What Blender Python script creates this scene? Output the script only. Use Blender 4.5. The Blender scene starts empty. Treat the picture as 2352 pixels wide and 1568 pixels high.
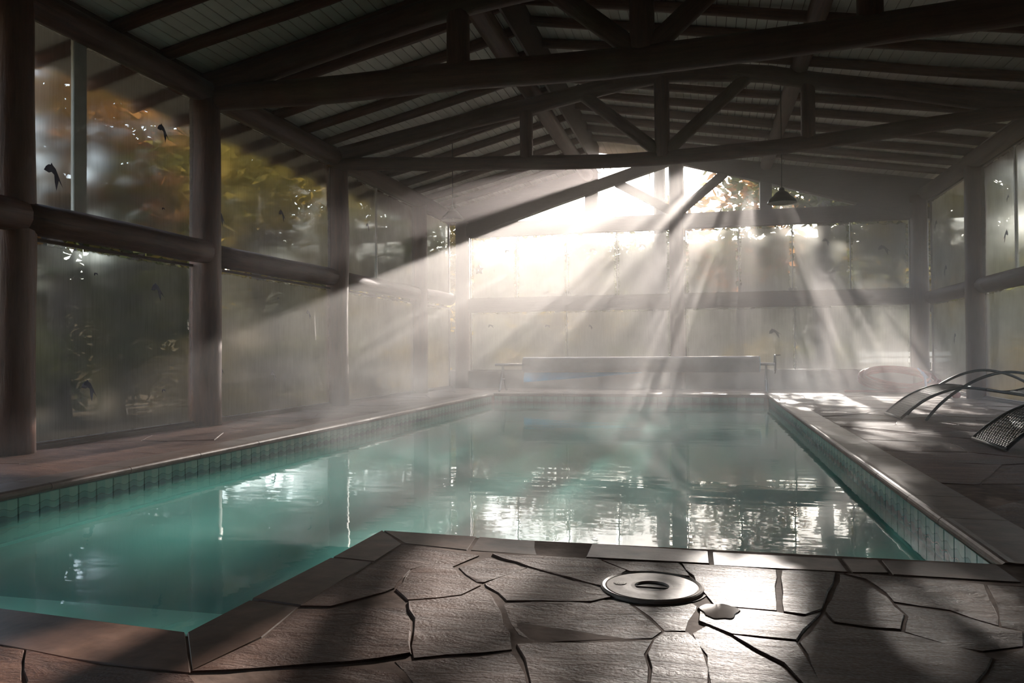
import bpy, bmesh, math, random
from mathutils import Vector, Matrix, noise as mnoise
rnd = random.Random(7)
C = bpy.context.scene.collection
scene = bpy.context.scene

# ------------------------------------------------------------------ camera
cam_data = bpy.data.cameras.new('camera')
cam = bpy.data.objects.new('camera', cam_data); C.objects.link(cam)
yaw, pitch, roll = 0.2402, 0.0131, -0.0072
fwd = Vector((-math.sin(yaw)*math.cos(pitch), math.cos(yaw)*math.cos(pitch), math.sin(pitch)))
rt = Vector((math.cos(yaw), math.sin(yaw), 0)); up = rt.cross(fwd)
r2 = rt*math.cos(roll) + up*math.sin(roll); u2 = up*math.cos(roll) - rt*math.sin(roll)
M = Matrix((r2, u2, -fwd)).transposed().to_4x4(); M.translation = Vector((0, 0, 0.8))
cam.matrix_world = M
cam_data.sensor_width = 36; cam_data.sensor_fit = 'HORIZONTAL'
cam_data.lens = 36*1808.5/2352; cam_data.clip_start = 0.05; cam_data.clip_end = 400
scene.camera = cam

# ------------------------------------------------------------------ sky, sun, exposure
SUN_EL, SUN_AZ = math.radians(15.0), math.radians(3.3)      # azimuth from +Y towards +X
world = bpy.data.worlds.new('sky'); scene.world = world; world.use_nodes = True
wt = world.node_tree; wt.nodes.clear()
wo = wt.nodes.new('ShaderNodeOutputWorld'); bg = wt.nodes.new('ShaderNodeBackground'); sk = wt.nodes.new('ShaderNodeTexSky')
sk.sky_type = 'NISHITA'; sk.sun_disc = False; sk.sun_elevation = math.radians(32); sk.sun_rotation = SUN_AZ
sk.air_density = 1.0; sk.dust_density = 0.8; sk.ozone_density = 1.0
bg.inputs['Strength'].default_value = 1.0
wb = wt.nodes.new('ShaderNodeMixRGB'); wb.blend_type = 'MULTIPLY'; wb.inputs[0].default_value = 1.0; wb.inputs[2].default_value = (1.12, 0.96, 0.84, 1)   # warm white balance
wt.links.new(sk.outputs[0], wb.inputs[1]); wt.links.new(wb.outputs[0], bg.inputs[0]); wt.links.new(bg.outputs[0], wo.inputs[0])
sd = bpy.data.lights.new('sun', 'SUN'); sd.energy = 18.0; sd.angle = math.radians(0.55); sd.color = (1.0, 0.87, 0.80)
sun = bpy.data.objects.new('sun', sd); C.objects.link(sun)
sdir = Vector((math.sin(SUN_AZ)*math.cos(SUN_EL), math.cos(SUN_AZ)*math.cos(SUN_EL), math.sin(SUN_EL)))
sun.rotation_euler = sdir.to_track_quat('Z', 'Y').to_euler(); sun.location = sdir*60
scene.view_settings.view_transform = 'Standard'; scene.view_settings.look = 'None'
scene.view_settings.exposure = 0.4; scene.view_settings.gamma = 1.0
scene.view_settings.use_curve_mapping = False
cy = scene.cycles
cy.max_bounces = 7; cy.diffuse_bounces = 4; cy.glossy_bounces = 4; cy.transmission_bounces = 8
cy.volume_bounces = 1; cy.transparent_max_bounces = 32; cy.sample_clamp_indirect = 6.0; cy.sample_clamp_direct = 0
cy.caustics_reflective = False; cy.caustics_refractive = False
cy.use_denoising = True; cy.volume_step_rate = 2.0; cy.volume_max_steps = 128
MIST_D, MIST_G, STEAM_D = 0.072, 0.50, 0.40
# ------------------------------------------------------------------ helpers
class MB:
    """collects vertices and faces; build() links them as ONE mesh object"""
    def __init__(s): s.v = []; s.f = []; s.uv = []; s.mi = []
    def face(s, idx, uv=None, mi=0): s.f.append(idx); s.uv.append(uv); s.mi.append(mi)
    def box(s, a, b, mi=0):
        x0, y0, z0 = a; x1, y1, z1 = b; n = len(s.v)
        s.v += [(x0,y0,z0),(x1,y0,z0),(x1,y1,z0),(x0,y1,z0),(x0,y0,z1),(x1,y0,z1),(x1,y1,z1),(x0,y1,z1)]
        dx, dy, dz = x1-x0, y1-y0, z1-z0
        for q, (w, h) in (((0,3,2,1),(dy,dx)),((4,5,6,7),(dx,dy)),((0,1,5,4),(dx,dz)),((1,2,6,5),(dy,dz)),((2,3,7,6),(dx,dz)),((3,0,4,7),(dy,dz))):
            s.face([n+i for i in q], [(0,0),(w,0),(w,h),(0,h)], mi)
        return s
    def ring_tube(s, pts, rads, n=12, cap=True, squash=(1,1), up=Vector((0,0,1)), wob=0.0, seed=0, flat=0.0):
        """tube along pts; u = metres along, v = around"""
        pts = [Vector(p) for p in pts]; base = len(s.v); L = 0.0; us = []
        for i, p in enumerate(pts):
            if i: L += (p-pts[i-1]).length
            us.append(L)
            t = (pts[min(i+1, len(pts)-1)] - pts[max(i-1, 0)]).normalized()
            a = up if abs(t.dot(up)) < 0.95 else Vector((1,0,0))
            e1 = t.cross(a).normalized(); e2 = e1.cross(t).normalized()
            for k in range(n):
                th = 2*math.pi*k/n + math.pi/n
                r = rads[i] if hasattr(rads, '__len__') else rads
                if wob: r *= 1 + wob*mnoise.noise(Vector((seed*7.3+L*0.9, math.cos(th)*0.7, math.sin(th)*0.7)))
                c_, s_ = math.cos(th), math.sin(th)
                if flat: m = max(abs(c_), abs(s_)); c_, s_ = c_*(1-flat)+c_/m*flat, s_*(1-flat)+s_/m*flat
                s.v.append(tuple(p + e1*(r*c_*squash[0]) + e2*(r*s_*squash[1])))
        for i in range(len(pts)-1):
            for k in range(n):
                k2 = (k+1) % n; a = base+i*n
                s.face([a+k, a+n+k, a+n+k2, a+k2], [(us[i], k/n), (us[i+1], k/n), (us[i+1], (k+1)/n), (us[i], (k+1)/n)])
        if cap:
            s.face([base+k for k in range(n)], [(0.5*math.cos(k), 0.5*math.sin(k)) for k in range(n)])
            e = base+(len(pts)-1)*n
            s.face([e+k for k in reversed(range(n))], [(0.5*math.cos(k), 0.5*math.sin(k)) for k in range(n)])
        return s
    def lathe(s, prof, n=24, c=(0,0,0)):
        b = len(s.v)
        for r, z in prof:
            for k in range(n):
                th = 2*math.pi*k/n; s.v.append((c[0]+r*math.cos(th), c[1]+r*math.sin(th), c[2]+z))
        for i in range(len(prof)-1):
            for k in range(n):
                k2 = (k+1) % n; s.face([b+i*n+k, b+i*n+k2, b+(i+1)*n+k2, b+(i+1)*n+k])
        return s
    def prism(s, poly, axis, d0, d1):
        """extrude 2-D poly; axis 'y': poly in (x,z); 'z': poly in (x,y); 'x': poly in (y,z)"""
        def P(p, d): return {'y': (p[0], d, p[1]), 'z': (p[0], p[1], d), 'x': (d, p[0], p[1])}[axis]
        n = len(poly); b = len(s.v)
        s.v += [P(p, d0) for p in poly] + [P(p, d1) for p in poly]
        s.face([b+i for i in range(n)], [tuple(p) for p in poly]); s.face([b+n+i for i in reversed(range(n))], [tuple(p) for p in reversed(poly)])
        for i in range(n):
            j = (i+1) % n; w = math.dist(poly[i], poly[j])
            s.face([b+i, b+n+i, b+n+j, b+j], [(0,0),(0,d1-d0),(w,d1-d0),(w,0)])
        return s
    def mesh(s, name, mats, smooth=False):
        me = bpy.data.meshes.new(name); me.from_pydata(s.v, [], s.f)
        for m in (mats if isinstance(mats, (list, tuple)) else [mats]): me.materials.append(m)
        if any(u is not None for u in s.uv):
            lay = me.uv_layers.new(name='UVMap'); k = 0
            for fi, u in enumerate(s.uv):
                for j in range(len(s.f[fi])):
                    lay.data[k].uv = u[j] if u else (0, 0); k += 1
        me.polygons.foreach_set('material_index', s.mi)
        if smooth: me.polygons.foreach_set('use_smooth', [True]*len(s.f))
        bm = bmesh.new(); bm.from_mesh(me); bmesh.ops.recalc_face_normals(bm, faces=bm.faces[:]); bm.to_mesh(me); bm.free()
        return me
    def build(s, name, mats, parent=None, smooth=False, loc=None):
        return link(name, s.mesh(name, mats, smooth), parent, loc)

def link(name, me, parent=None, loc=None):
    o = bpy.data.objects.new(name, me); C.objects.link(o)
    if parent is not None: o.parent = parent
    if loc is not None: o.location = loc
    return o
def thing(name, label, cat, loc=(0,0,0), rotz=0.0, group=None):
    o = bpy.data.objects.new(name, None); C.objects.link(o); o.location = loc; o.rotation_euler = (0, 0, rotz)
    o.empty_display_size = 0.1
    return tag(o, label, cat, group)
def tag(o, label, cat, group=None):
    o['label'] = label; o['category'] = cat
    if group: o['group'] = group
    return o
def struct(o): o['kind'] = 'structure'; return o
def copy_tree(o, parent=None):
    c = o.copy(); C.objects.link(c); c.parent = parent
    for ch in list(o.children): copy_tree(ch, c)
    return c
def log_pts(a, b, n, bow=0.0, jig=0.012, seed=0):
    a, b = Vector(a), Vector(b); out = []
    for i in range(n+1):
        t = i/n; p = a.lerp(b, t)
        p += Vector((mnoise.noise((seed*3.1, t*3, 0.3)), mnoise.noise((seed*3.1+50, t*3, 1.3)), mnoise.noise((seed*3.1+90, t*3, 2.3))))*jig*(1 if 0 < i < n else 0)
        p.z -= bow*4*t*(1-t); out.append(p)
    return out

# ------------------------------------------------------------------ materials
def mat(name):
    m = bpy.data.materials.new(name); m.use_nodes = True; nt = m.node_tree; nt.nodes.clear()
    out = nt.nodes.new('ShaderNodeOutputMaterial')
    def N(t, **kw):
        n = nt.nodes.new('ShaderNode'+t)
        for k, v in kw.items():
            if k in n.inputs: n.inputs[k].default_value = v
            else: setattr(n, k, v)
        return n
    def Lk(a, b): nt.links.new(a, b)
    return m, nt, out, N, Lk
def ramp(N, stops):
    r = N('ValToRGB'); e = r.color_ramp.elements
    while len(e) > 1: e.remove(e[-1])
    e[0].position = stops[0][0]; e[0].color = (*stops[0][1], 1)
    for p, c in stops[1:]: k = e.new(p); k.color = (*c, 1)
    return r
def math_node(N, Lk, op, a, b=None, clamp=False):
    n = N('Math', operation=op, use_clamp=clamp)
    for i, x in enumerate((a, b)):
        if x is None: continue
        if isinstance(x, (int, float)): n.inputs[i].default_value = x
        else: Lk(x, n.inputs[i])
    return n.outputs[0]
def schlick(N, Lk, f0, normal=None, k=1.0):
    """two-sided Fresnel reflectance"""
    lw = N('LayerWeight', Blend=0.5)
    if normal is not None: Lk(normal, lw.inputs['Normal'])
    p = math_node(N, Lk, 'POWER', lw.outputs['Facing'], 5.0)
    return math_node(N, Lk, 'ADD', math_node(N, Lk, 'MULTIPLY', p, (1-f0)*k), f0)
def simple(name, col, rough=0.5, metal=0.0, var=0.12, scale=9.0, bump=0.0, spec=0.5):
    m, nt, out, N, Lk = mat(name); p = N('BsdfPrincipled', Roughness=rough, Metallic=metal); p.inputs['Specular IOR Level'].default_value = spec
    tc = N('TexCoord'); nz = N('TexNoise', Scale=scale, Detail=4.0); Lk(tc.outputs['Object'], nz.inputs['Vector'])
    lo = tuple(c*(1-var) for c in col); hi = tuple(min(1, c*(1+var)) for c in col)
    r = ramp(N, [(0.3, lo), (0.7, hi)]); Lk(nz.outputs['Fac'], r.inputs[0]); Lk(r.outputs[0], p.inputs['Base Color'])
    if bump:
        b = N('Bump', Strength=bump, Distance=0.01); Lk(nz.outputs['Fac'], b.inputs['Height']); Lk(b.outputs[0], p.inputs['Normal'])
    Lk(p.outputs[0], out.inputs[0]); return m
def wood(name, dark, light, rough=0.55, grain=1.0, moss=0.0):
    m, nt, out, N, Lk = mat(name); p = N('BsdfPrincipled', Roughness=rough); p.inputs['Specular IOR Level'].default_value = 0.35
    uv = N('UVMap'); mp = N('Mapping'); mp.inputs['Scale'].default_value = (1.6, 14*grain, 1); Lk(uv.outputs[0], mp.inputs[0])
    oi = N('ObjectInfo'); off = N('VectorMath', operation='ADD'); Lk(mp.outputs[0], off.inputs[0])
    cmb = N('CombineXYZ'); m1 = math_node(N, Lk, 'MULTIPLY', oi.outputs['Random'], 37.0); Lk(m1, cmb.inputs[0]); Lk(m1, cmb.inputs[2]); Lk(cmb.outputs[0], off.inputs[1])
    nz = N('TexNoise', Scale=1.6, Detail=6.0, Roughness=0.65, Distortion=0.4); Lk(off.outputs[0], nz.inputs['Vector'])
    r = ramp(N, [(0.25, dark), (0.75, light)]); Lk(nz.outputs['Fac'], r.inputs[0])
    big = N('TexNoise', Scale=0.9, Detail=2.0); gp = N('NewGeometry'); Lk(gp.outputs['Position'], big.inputs['Vector'])
    mx = N('MixRGB', blend_type='MULTIPLY', Fac=0.6); Lk(r.outputs[0], mx.inputs[1])
    r2_ = ramp(N, [(0.3, (0.62, 0.6, 0.6)), (0.7, (1.2, 1.12, 1.06))]); Lk(big.outputs['Fac'], r2_.inputs[0]); Lk(r2_.outputs[0], mx.inputs[2])
    col = mx.outputs[0]
    if moss:
        ms = N('TexNoise', Scale=1.4, Detail=5.0); Lk(gp.outputs['Position'], ms.inputs['Vector'])
        rm = ramp(N, [(0.5, (0, 0, 0)), (0.68, (moss, moss, moss))]); Lk(ms.outputs['Fac'], rm.inputs[0])
        m2 = N('MixRGB'); Lk(rm.outputs[0], m2.inputs[0]); Lk(col, m2.inputs[1]); m2.inputs[2].default_value = (0.11, 0.105, 0.05, 1); col = m2.outputs[0]
    Lk(col, p.inputs['Base Color'])
    b = N('Bump', Strength=0.5, Distance=0.012); Lk(nz.outputs['Fac'], b.inputs['Height']); Lk(b.outputs[0], p.inputs['Normal'])
    Lk(p.outputs[0], out.inputs[0]); return m
M_log = wood('log_wood', (0.036, 0.0135, 0.007), (0.130, 0.053, 0.029), moss=0.35)
M_post = wood('post_wood', (0.050, 0.018, 0.009), (0.150, 0.060, 0.034), rough=0.5)
M_rafter = wood('rafter_wood', (0.056, 0.020, 0.010), (0.165, 0.068, 0.037), rough=0.5)
M_board = wood('board_wood', (0.045, 0.028, 0.022), (0.115, 0.075, 0.058), grain=3)
M_plank = simple('ceiling_paint', (0.86, 0.86, 0.79), 0.6, var=0.06, scale=3)
M_frame = simple('grey_window_frame', (0.42, 0.41, 0.39), 0.4, var=0.08)
M_roof = simple('roof_tile_dark', (0.10, 0.07, 0.06), 0.8)
M_grout = simple('grout', (0.150, 0.092, 0.068), 0.8, var=0.3, scale=14, bump=0.4, spec=0.15)
M_concrete = simple('sill_render', (0.30, 0.27, 0.25), 0.7, var=0.15, scale=5)
M_plaster = simple('pool_plaster', (0.36, 0.78, 0.66), 0.6, var=0.05, scale=2)
M_decal = simple('navy_decal', (0.020, 0.022, 0.075), 0.5, var=0.1)

def stone_material():
    m, nt, out, N, Lk = mat('slate'); p = N('BsdfPrincipled')
    gp = N('NewGeometry'); oi = N('ObjectInfo'); pos = gp.outputs['Position']
    cmb = N('CombineXYZ'); m1 = math_node(N, Lk, 'MULTIPLY', oi.outputs['Random'], 91.0); Lk(m1, cmb.inputs[0]); Lk(m1, cmb.inputs[1])
    add = N('VectorMath', operation='ADD'); Lk(pos, add.inputs[0]); Lk(cmb.outputs[0], add.inputs[1])
    mp = N('Mapping'); mp.inputs['Scale'].default_value = (4.0, 13.0, 6.0); Lk(add.outputs[0], mp.inputs[0])
    cleft = N('TexNoise', Scale=1.0, Detail=9.0, Roughness=0.68, Distortion=0.9); Lk(mp.outputs[0], cleft.inputs['Vector'])
    grain = N('TexNoise', Scale=95.0, Detail=3.0); Lk(add.outputs[0], grain.inputs['Vector'])
    blot = N('TexNoise', Scale=2.3, Detail=3.0); Lk(add.outputs[0], blot.inputs['Vector'])
    r = ramp(N, [(0.25, (0.048, 0.022, 0.014)), (0.5, (0.115, 0.058, 0.039)), (0.78, (0.190, 0.105, 0.074))]); Lk(cleft.outputs['Fac'], r.inputs[0])
    tint = ramp(N, [(0.0, (0.80, 0.70, 0.66)), (0.5, (1.0, 0.95, 0.93)), (1.0, (1.1, 1.02, 0.95))]); Lk(oi.outputs['Random'], tint.inputs[0])
    mx = N('MixRGB', blend_type='MULTIPLY', Fac=1.0); Lk(r.outputs[0], mx.inputs[1]); Lk(tint.outputs[0], mx.inputs[2])
    # wet film: a splash beside the skimmer lid, and damp spots on the lounger side
    sub = N('VectorMath', operation='SUBTRACT'); Lk(pos, sub.inputs[0]); sub.inputs[1].default_value = (0.30, 2.5, 0)
    sc = N('VectorMath', operation='MULTIPLY'); Lk(sub.outputs[0], sc.inputs[0]); sc.inputs[1].default_value = (1/0.62, 1/0.95, 0)
    ln = N('VectorMath', operation='LENGTH'); Lk(sc.outputs[0], ln.inputs[0])
    wn = N('TexNoise', Scale=4.0, Detail=4.0); Lk(pos, wn.inputs['Vector'])
    wa = math_node(N, Lk, 'ADD', ln.outputs['Value'], math_node(N, Lk, 'MULTIPLY', math_node(N, Lk, 'SUBTRACT', wn.outputs['Fac'], 0.5), 1.6))
    w1 = N('MapRange'); Lk(wa, w1.inputs[0]); w1.inputs[1].default_value = 0.75; w1.inputs[2].default_value = 1.0; w1.inputs[3].default_value = 1; w1.inputs[4].default_value = 0
    dn = N('TexNoise', Scale=1.1, Detail=5.0); mp2 = N('Mapping'); mp2.inputs['Scale'].default_value = (1, 0.8, 1); Lk(pos, mp2.inputs[0]); Lk(mp2.outputs[0], dn.inputs['Vector'])
    d1 = N('MapRange'); Lk(dn.outputs['Fac'], d1.inputs[0]); d1.inputs[1].default_value = 0.52; d1.inputs[2].default_value = 0.62
    sx = N('SeparateXYZ'); Lk(pos, sx.inputs[0])
    right = N('MapRange'); Lk(sx.outputs[0], right.inputs[0]); right.inputs[1].default_value = 0.9; right.inputs[2].default_value = 1.4
    damp = math_node(N, Lk, 'MULTIPLY', d1.outputs[0], right.outputs[0])
    wet = math_node(N, Lk, 'MAXIMUM', w1.outputs[0], math_node(N, Lk, 'MULTIPLY', damp, 0.8), True)
    dk = N('MixRGB', blend_type='MULTIPLY'); Lk(wet, dk.inputs[0]); Lk(mx.outputs[0], dk.inputs[1]); dk.inputs[2].default_value = (0.50, 0.46, 0.45, 1)
    Lk(dk.outputs[0], p.inputs['Base Color'])
    rg = N('MapRange'); Lk(wet, rg.inputs[0]); rg.inputs[3].default_value = 0.55; rg.inputs[4].default_value = 0.44; Lk(math_node(N, Lk, 'ADD', rg.outputs[0], math_node(N, Lk, 'MULTIPLY', math_node(N, Lk, 'SUBTRACT', grain.outputs['Fac'], 0.5), 0.45)), p.inputs['Roughness'])
    sp = N('MapRange'); Lk(wet, sp.inputs[0]); sp.inputs[3].default_value = 0.16; sp.inputs[4].default_value = 0.10; Lk(sp.outputs[0], p.inputs['Specular IOR Level'])
    h = math_node(N, Lk, 'ADD', cleft.outputs['Fac'], math_node(N, Lk, 'MULTIPLY', grain.outputs['Fac'], 0.24))
    h2 = math_node(N, Lk, 'ADD', h, math_node(N, Lk, 'MULTIPLY', blot.outputs['Fac'], 0.6))
    b = N('Bump', Strength=0.7, Distance=0.014); Lk(h2, b.inputs['Height']); Lk(b.outputs[0], p.inputs['Normal'])
    Lk(p.outputs[0], out.inputs[0]); return m
M_stone = stone_material()
def coping_material():
    m, nt, out, N, Lk = mat('coping_slate'); p = N('BsdfPrincipled', Roughness=0.42); p.inputs['Specular IOR Level'].default_value = 0.25
    gp = N('NewGeometry'); oi = N('ObjectInfo'); mp = N('Mapping'); mp.inputs['Scale'].default_value = (9, 9, 9); Lk(gp.outputs['Position'], mp.inputs[0])
    nz = N('TexNoise', Scale=1.0, Detail=6.0, Roughness=0.6); Lk(mp.outputs[0], nz.inputs['Vector'])
    r = ramp(N, [(0.3, (0.080, 0.044, 0.031)), (0.75, (0.185, 0.112, 0.083))]); Lk(nz.outputs['Fac'], r.inputs[0])
    tint = ramp(N, [(0.0, (0.8, 0.76, 0.74)), (1.0, (1.1, 1.05, 1.0))]); Lk(oi.outputs['Random'], tint.inputs[0])
    mx = N('MixRGB', blend_type='MULTIPLY', Fac=1.0); Lk(r.outputs[0], mx.inputs[1]); Lk(tint.outputs[0], mx.inputs[2])
    Lk(mx.outputs[0], p.inputs['Base Color'])
    b = N('Bump', Strength=0.25, Distance=0.01); Lk(nz.outputs['Fac'], b.inputs['Height']); Lk(b.outputs[0], p.inputs['Normal'])
    Lk(p.outputs[0], out.inputs[0]); return m
M_coping = coping_material()
def tile_material():
    m, nt, out, N, Lk = mat('pool_tile'); p = N('BsdfPrincipled', Roughness=0.22); p.inputs['Specular IOR Level'].default_value = 0.22
    uv = N('UVMap'); s = N('SeparateXYZ'); Lk(uv.outputs[0], s.inputs[0])
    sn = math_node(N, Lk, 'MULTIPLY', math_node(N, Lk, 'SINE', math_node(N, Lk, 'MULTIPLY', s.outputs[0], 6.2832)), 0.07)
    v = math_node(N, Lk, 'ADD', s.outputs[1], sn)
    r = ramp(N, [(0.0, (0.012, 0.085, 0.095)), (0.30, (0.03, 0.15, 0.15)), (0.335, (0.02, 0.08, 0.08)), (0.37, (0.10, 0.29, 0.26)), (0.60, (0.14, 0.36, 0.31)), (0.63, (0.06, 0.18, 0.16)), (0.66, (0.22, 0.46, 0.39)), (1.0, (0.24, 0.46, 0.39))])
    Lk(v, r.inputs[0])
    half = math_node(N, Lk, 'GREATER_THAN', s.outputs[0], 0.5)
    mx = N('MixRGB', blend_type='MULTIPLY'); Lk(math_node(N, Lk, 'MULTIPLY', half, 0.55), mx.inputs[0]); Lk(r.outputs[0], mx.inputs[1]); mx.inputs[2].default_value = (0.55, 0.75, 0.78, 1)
    oi = N('ObjectInfo'); hs = N('HueSaturation'); Lk(mx.outputs[0], hs.inputs['Color']); Lk(math_node(N, Lk, 'ADD', math_node(N, Lk, 'MULTIPLY', oi.outputs['Random'], 0.2), 0.9), hs.inputs['Value'])
    Lk(hs.outputs[0], p.inputs['Base Color'])
    b = N('Bump', Strength=0.3, Distance=0.004); Lk(v, b.inputs['Height']); Lk(b.outputs[0], p.inputs['Normal'])
    Lk(p.outputs[0], out.inputs[0]); return m
M_tile = tile_material()
def clear_glass():
    m, nt, out, N, Lk = mat('clear_glass'); t = N('BsdfTransparent', Color=(0.94, 0.96, 0.95, 1)); g = N('BsdfGlossy', Roughness=0.02)
    mx = N('MixShader'); Lk(schlick(N, Lk, 0.01, None, 0.3), mx.inputs[0]); Lk(t.outputs[0], mx.inputs[1]); Lk(g.outputs[0], mx.inputs[2])
    Lk(mx.outputs[0], out.inputs[0]); return m
M_clear = clear_glass()
def fog_glass(name, fog, blur, border, rough=0.32, ior=1.12, streak=0.5, dim=0.97):
    """glass misted by condensation on the room side: clear margin, running streaks"""
    m, nt, out, N, Lk = mat(name)
    uv = N('UVMap'); s = N('SeparateXYZ'); Lk(uv.outputs[0], s.inputs[0])
    aw = N('Attribute', attribute_type='OBJECT', attribute_name='pane_w'); ah = N('Attribute', attribute_type='OBJECT', attribute_name='pane_h')
    u, v, W_, H_ = s.outputs[0], s.outputs[1], aw.outputs['Fac'], ah.outputs['Fac']
    du = math_node(N, Lk, 'MINIMUM', u, math_node(N, Lk, 'SUBTRACT', W_, u)); dv = math_node(N, Lk, 'MINIMUM', math_node(N, Lk, 'ADD', v, border), math_node(N, Lk, 'SUBTRACT', H_, v))
    d = math_node(N, Lk, 'MINIMUM', du, dv)
    gp = N('NewGeometry'); oi = N('ObjectInfo'); cmb = N('CombineXYZ'); Lk(math_node(N, Lk, 'MULTIPLY', oi.outputs['Random'], 50.0), cmb.inputs[0])
    add = N('VectorMath', operation='ADD'); Lk(uv.outputs[0], add.inputs[0]); Lk(cmb.outputs[0], add.inputs[1])
    e = N('TexNoise', Scale=9.0, Detail=4.0); Lk(add.outputs[0], e.inputs['Vector'])
    dj = math_node(N, Lk, 'ADD', d, math_node(N, Lk, 'MULTIPLY', math_node(N, Lk, 'SUBTRACT', e.outputs['Fac'], 0.5), border*2.2))
    mk = N('MapRange', interpolation_type='SMOOTHSTEP'); Lk(dj, mk.inputs[0]); mk.inputs[1].default_value = border*0.35; mk.inputs[2].default_value = border*1.3
    mp = N('Mapping'); mp.inputs['Scale'].default_value = (55, 2.2, 1); Lk(add.outputs[0], mp.inputs[0])
    st = N('TexNoise', Scale=1.0, Detail=4.0, Roughness=0.6); Lk(mp.outputs[0], st.inputs['Vector'])
    cl = N('TexNoise', Scale=1.3, Detail=3.0); Lk(add.outputs[0], cl.inputs['Vector'])
    sr = N('MapRange'); Lk(st.outputs['Fac'], sr.inputs[0]); sr.inputs[1].default_value = 0.32; sr.inputs[2].default_value = 0.62; sr.inputs[3].default_value = 1-streak
    cr = N('MapRange'); Lk(cl.outputs['Fac'], cr.inputs[0]); cr.inputs[1].default_value = 0.3; cr.inputs[2].default_value = 0.7; cr.inputs[3].default_value = 0.6; cr.inputs[4].default_value = 1.15
    mask = math_node(N, Lk, 'MULTIPLY', mk.outputs[0], math_node(N, Lk, 'MULTIPLY', sr.outputs[0], cr.outputs[0]), True)
    T = N('BsdfTransparent', Color=(0.96, 0.97, 0.96, 1)); Rf = N('BsdfRefraction', Color=(dim, dim, dim*0.98, 1), Roughness=rough, IOR=ior); Tr = N('BsdfTranslucent', Color=(0.70, 0.70, 0.68, 1))
    a = N('MixShader'); Lk(math_node(N, Lk, 'MULTIPLY', mask, blur), a.inputs[0]); Lk(T.outputs[0], a.inputs[1]); Lk(Rf.outputs[0], a.inputs[2])
    b = N('MixShader'); Lk(math_node(N, Lk, 'MULTIPLY', mask, fog), b.inputs[0]); Lk(a.outputs[0], b.inputs[1]); Lk(Tr.outputs[0], b.inputs[2])
    g = N('BsdfGlossy', Roughness=0.05); c = N('MixShader'); Lk(schlick(N, Lk, 0.02, None, 0.5), c.inputs[0]); Lk(b.outputs[0], c.inputs[1]); Lk(g.outputs[0], c.inputs[2])
    Lk(c.outputs[0], out.inputs[0]); return m
M_fog_side = fog_glass('misted_side_glass', 0.012, 0.93, 0.03, rough=0.58, ior=1.04, streak=0.16, dim=0.68)
M_fog_far = fog_glass('misted_far_glass', 0.03, 0.80, 0.06, rough=0.85, ior=1.05, streak=0.15, dim=0.42)
M_fog_low = fog_glass('misted_low_glass', 0.03, 0.82, 0.035, rough=0.85, ior=1.05, streak=0.2, dim=0.72)
M_gable = fog_glass('gable_glass', 0.04, 0.05, 0.03, streak=0.2)
def water_material():
    m, nt, out, N, Lk = mat('pool_water'); t = N('BsdfTransparent', Color=(0.97, 0.99, 0.98, 1)); g = N('BsdfGlossy', Roughness=0.015)
    gp = N('NewGeometry')
    mp = N('Mapping'); mp.inputs['Scale'].default_value = (1.2, 2.6, 1); Lk(gp.outputs['Position'], mp.inputs[0])
    nz = N('TexNoise', Scale=1.7, Detail=2.5, Roughness=0.45); Lk(mp.outputs[0], nz.inputs['Vector'])
    b = N('Bump', Strength=0.10, Distance=0.02); Lk(nz.outputs['Fac'], b.inputs['Height'])
    Lk(b.outputs[0], g.inputs['Normal'])
    mx = N('MixShader'); Lk(schlick(N, Lk, 0.02, b.outputs[0], 0.9), mx.inputs[0]); Lk(t.outputs[0], mx.inputs[1]); Lk(g.outputs[0], mx.inputs[2]); Lk(mx.outputs[0], out.inputs['Surface'])
    ab = N('VolumeAbsorption', Color=(0.0, 0.93, 0.84, 1), Density=0.62); sc_ = N('VolumeScatter', Color=(0.32, 1.0, 0.88, 1), Density=0.95, Anisotropy=0.3)
    ad = N('AddShader'); Lk(ab.outputs[0], ad.inputs[0]); Lk(sc_.outputs[0], ad.inputs[1]); Lk(ad.outputs[0], out.inputs['Volume'])
    return m
M_water = water_material()
def mist_material(density, g):
    """thickest over the warm far half of the pool, thinning towards the near deck"""
    m, nt, out, N, Lk = mat('mist'); gp = N('NewGeometry'); sx = N('SeparateXYZ'); Lk(gp.outputs['Position'], sx.inputs[0])
    yy = N('MapRange'); Lk(sx.outputs[1], yy.inputs[0]); yy.inputs[1].default_value = 4.5; yy.inputs[2].default_value = 14.0; yy.inputs[3].default_value = 0.03; yy.inputs[4].default_value = 1.0
    zz = N('MapRange'); Lk(sx.outputs[2], zz.inputs[0]); zz.inputs[1].default_value = 2.0; zz.inputs[2].default_value = 4.6; zz.inputs[3].default_value = 1.0; zz.inputs[4].default_value = 0.30
    nz = N('TexNoise', Scale=0.55, Detail=2.0); Lk(gp.outputs['Position'], nz.inputs['Vector'])
    nr = N('MapRange'); Lk(nz.outputs['Fac'], nr.inputs[0]); nr.inputs[1].default_value = 0.3; nr.inputs[2].default_value = 0.7; nr.inputs[3].default_value = 0.65; nr.inputs[4].default_value = 1.35
    d = math_node(N, Lk, 'MULTIPLY', math_node(N, Lk, 'MULTIPLY', yy.outputs[0], zz.outputs[0]), math_node(N, Lk, 'MULTIPLY', nr.outputs[0], density))
    s = N('VolumeScatter', Color=(0.98, 0.94, 0.92, 1), Anisotropy=g); Lk(d, s.inputs['Density']); Lk(s.outputs[0], out.inputs['Volume']); return m
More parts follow.
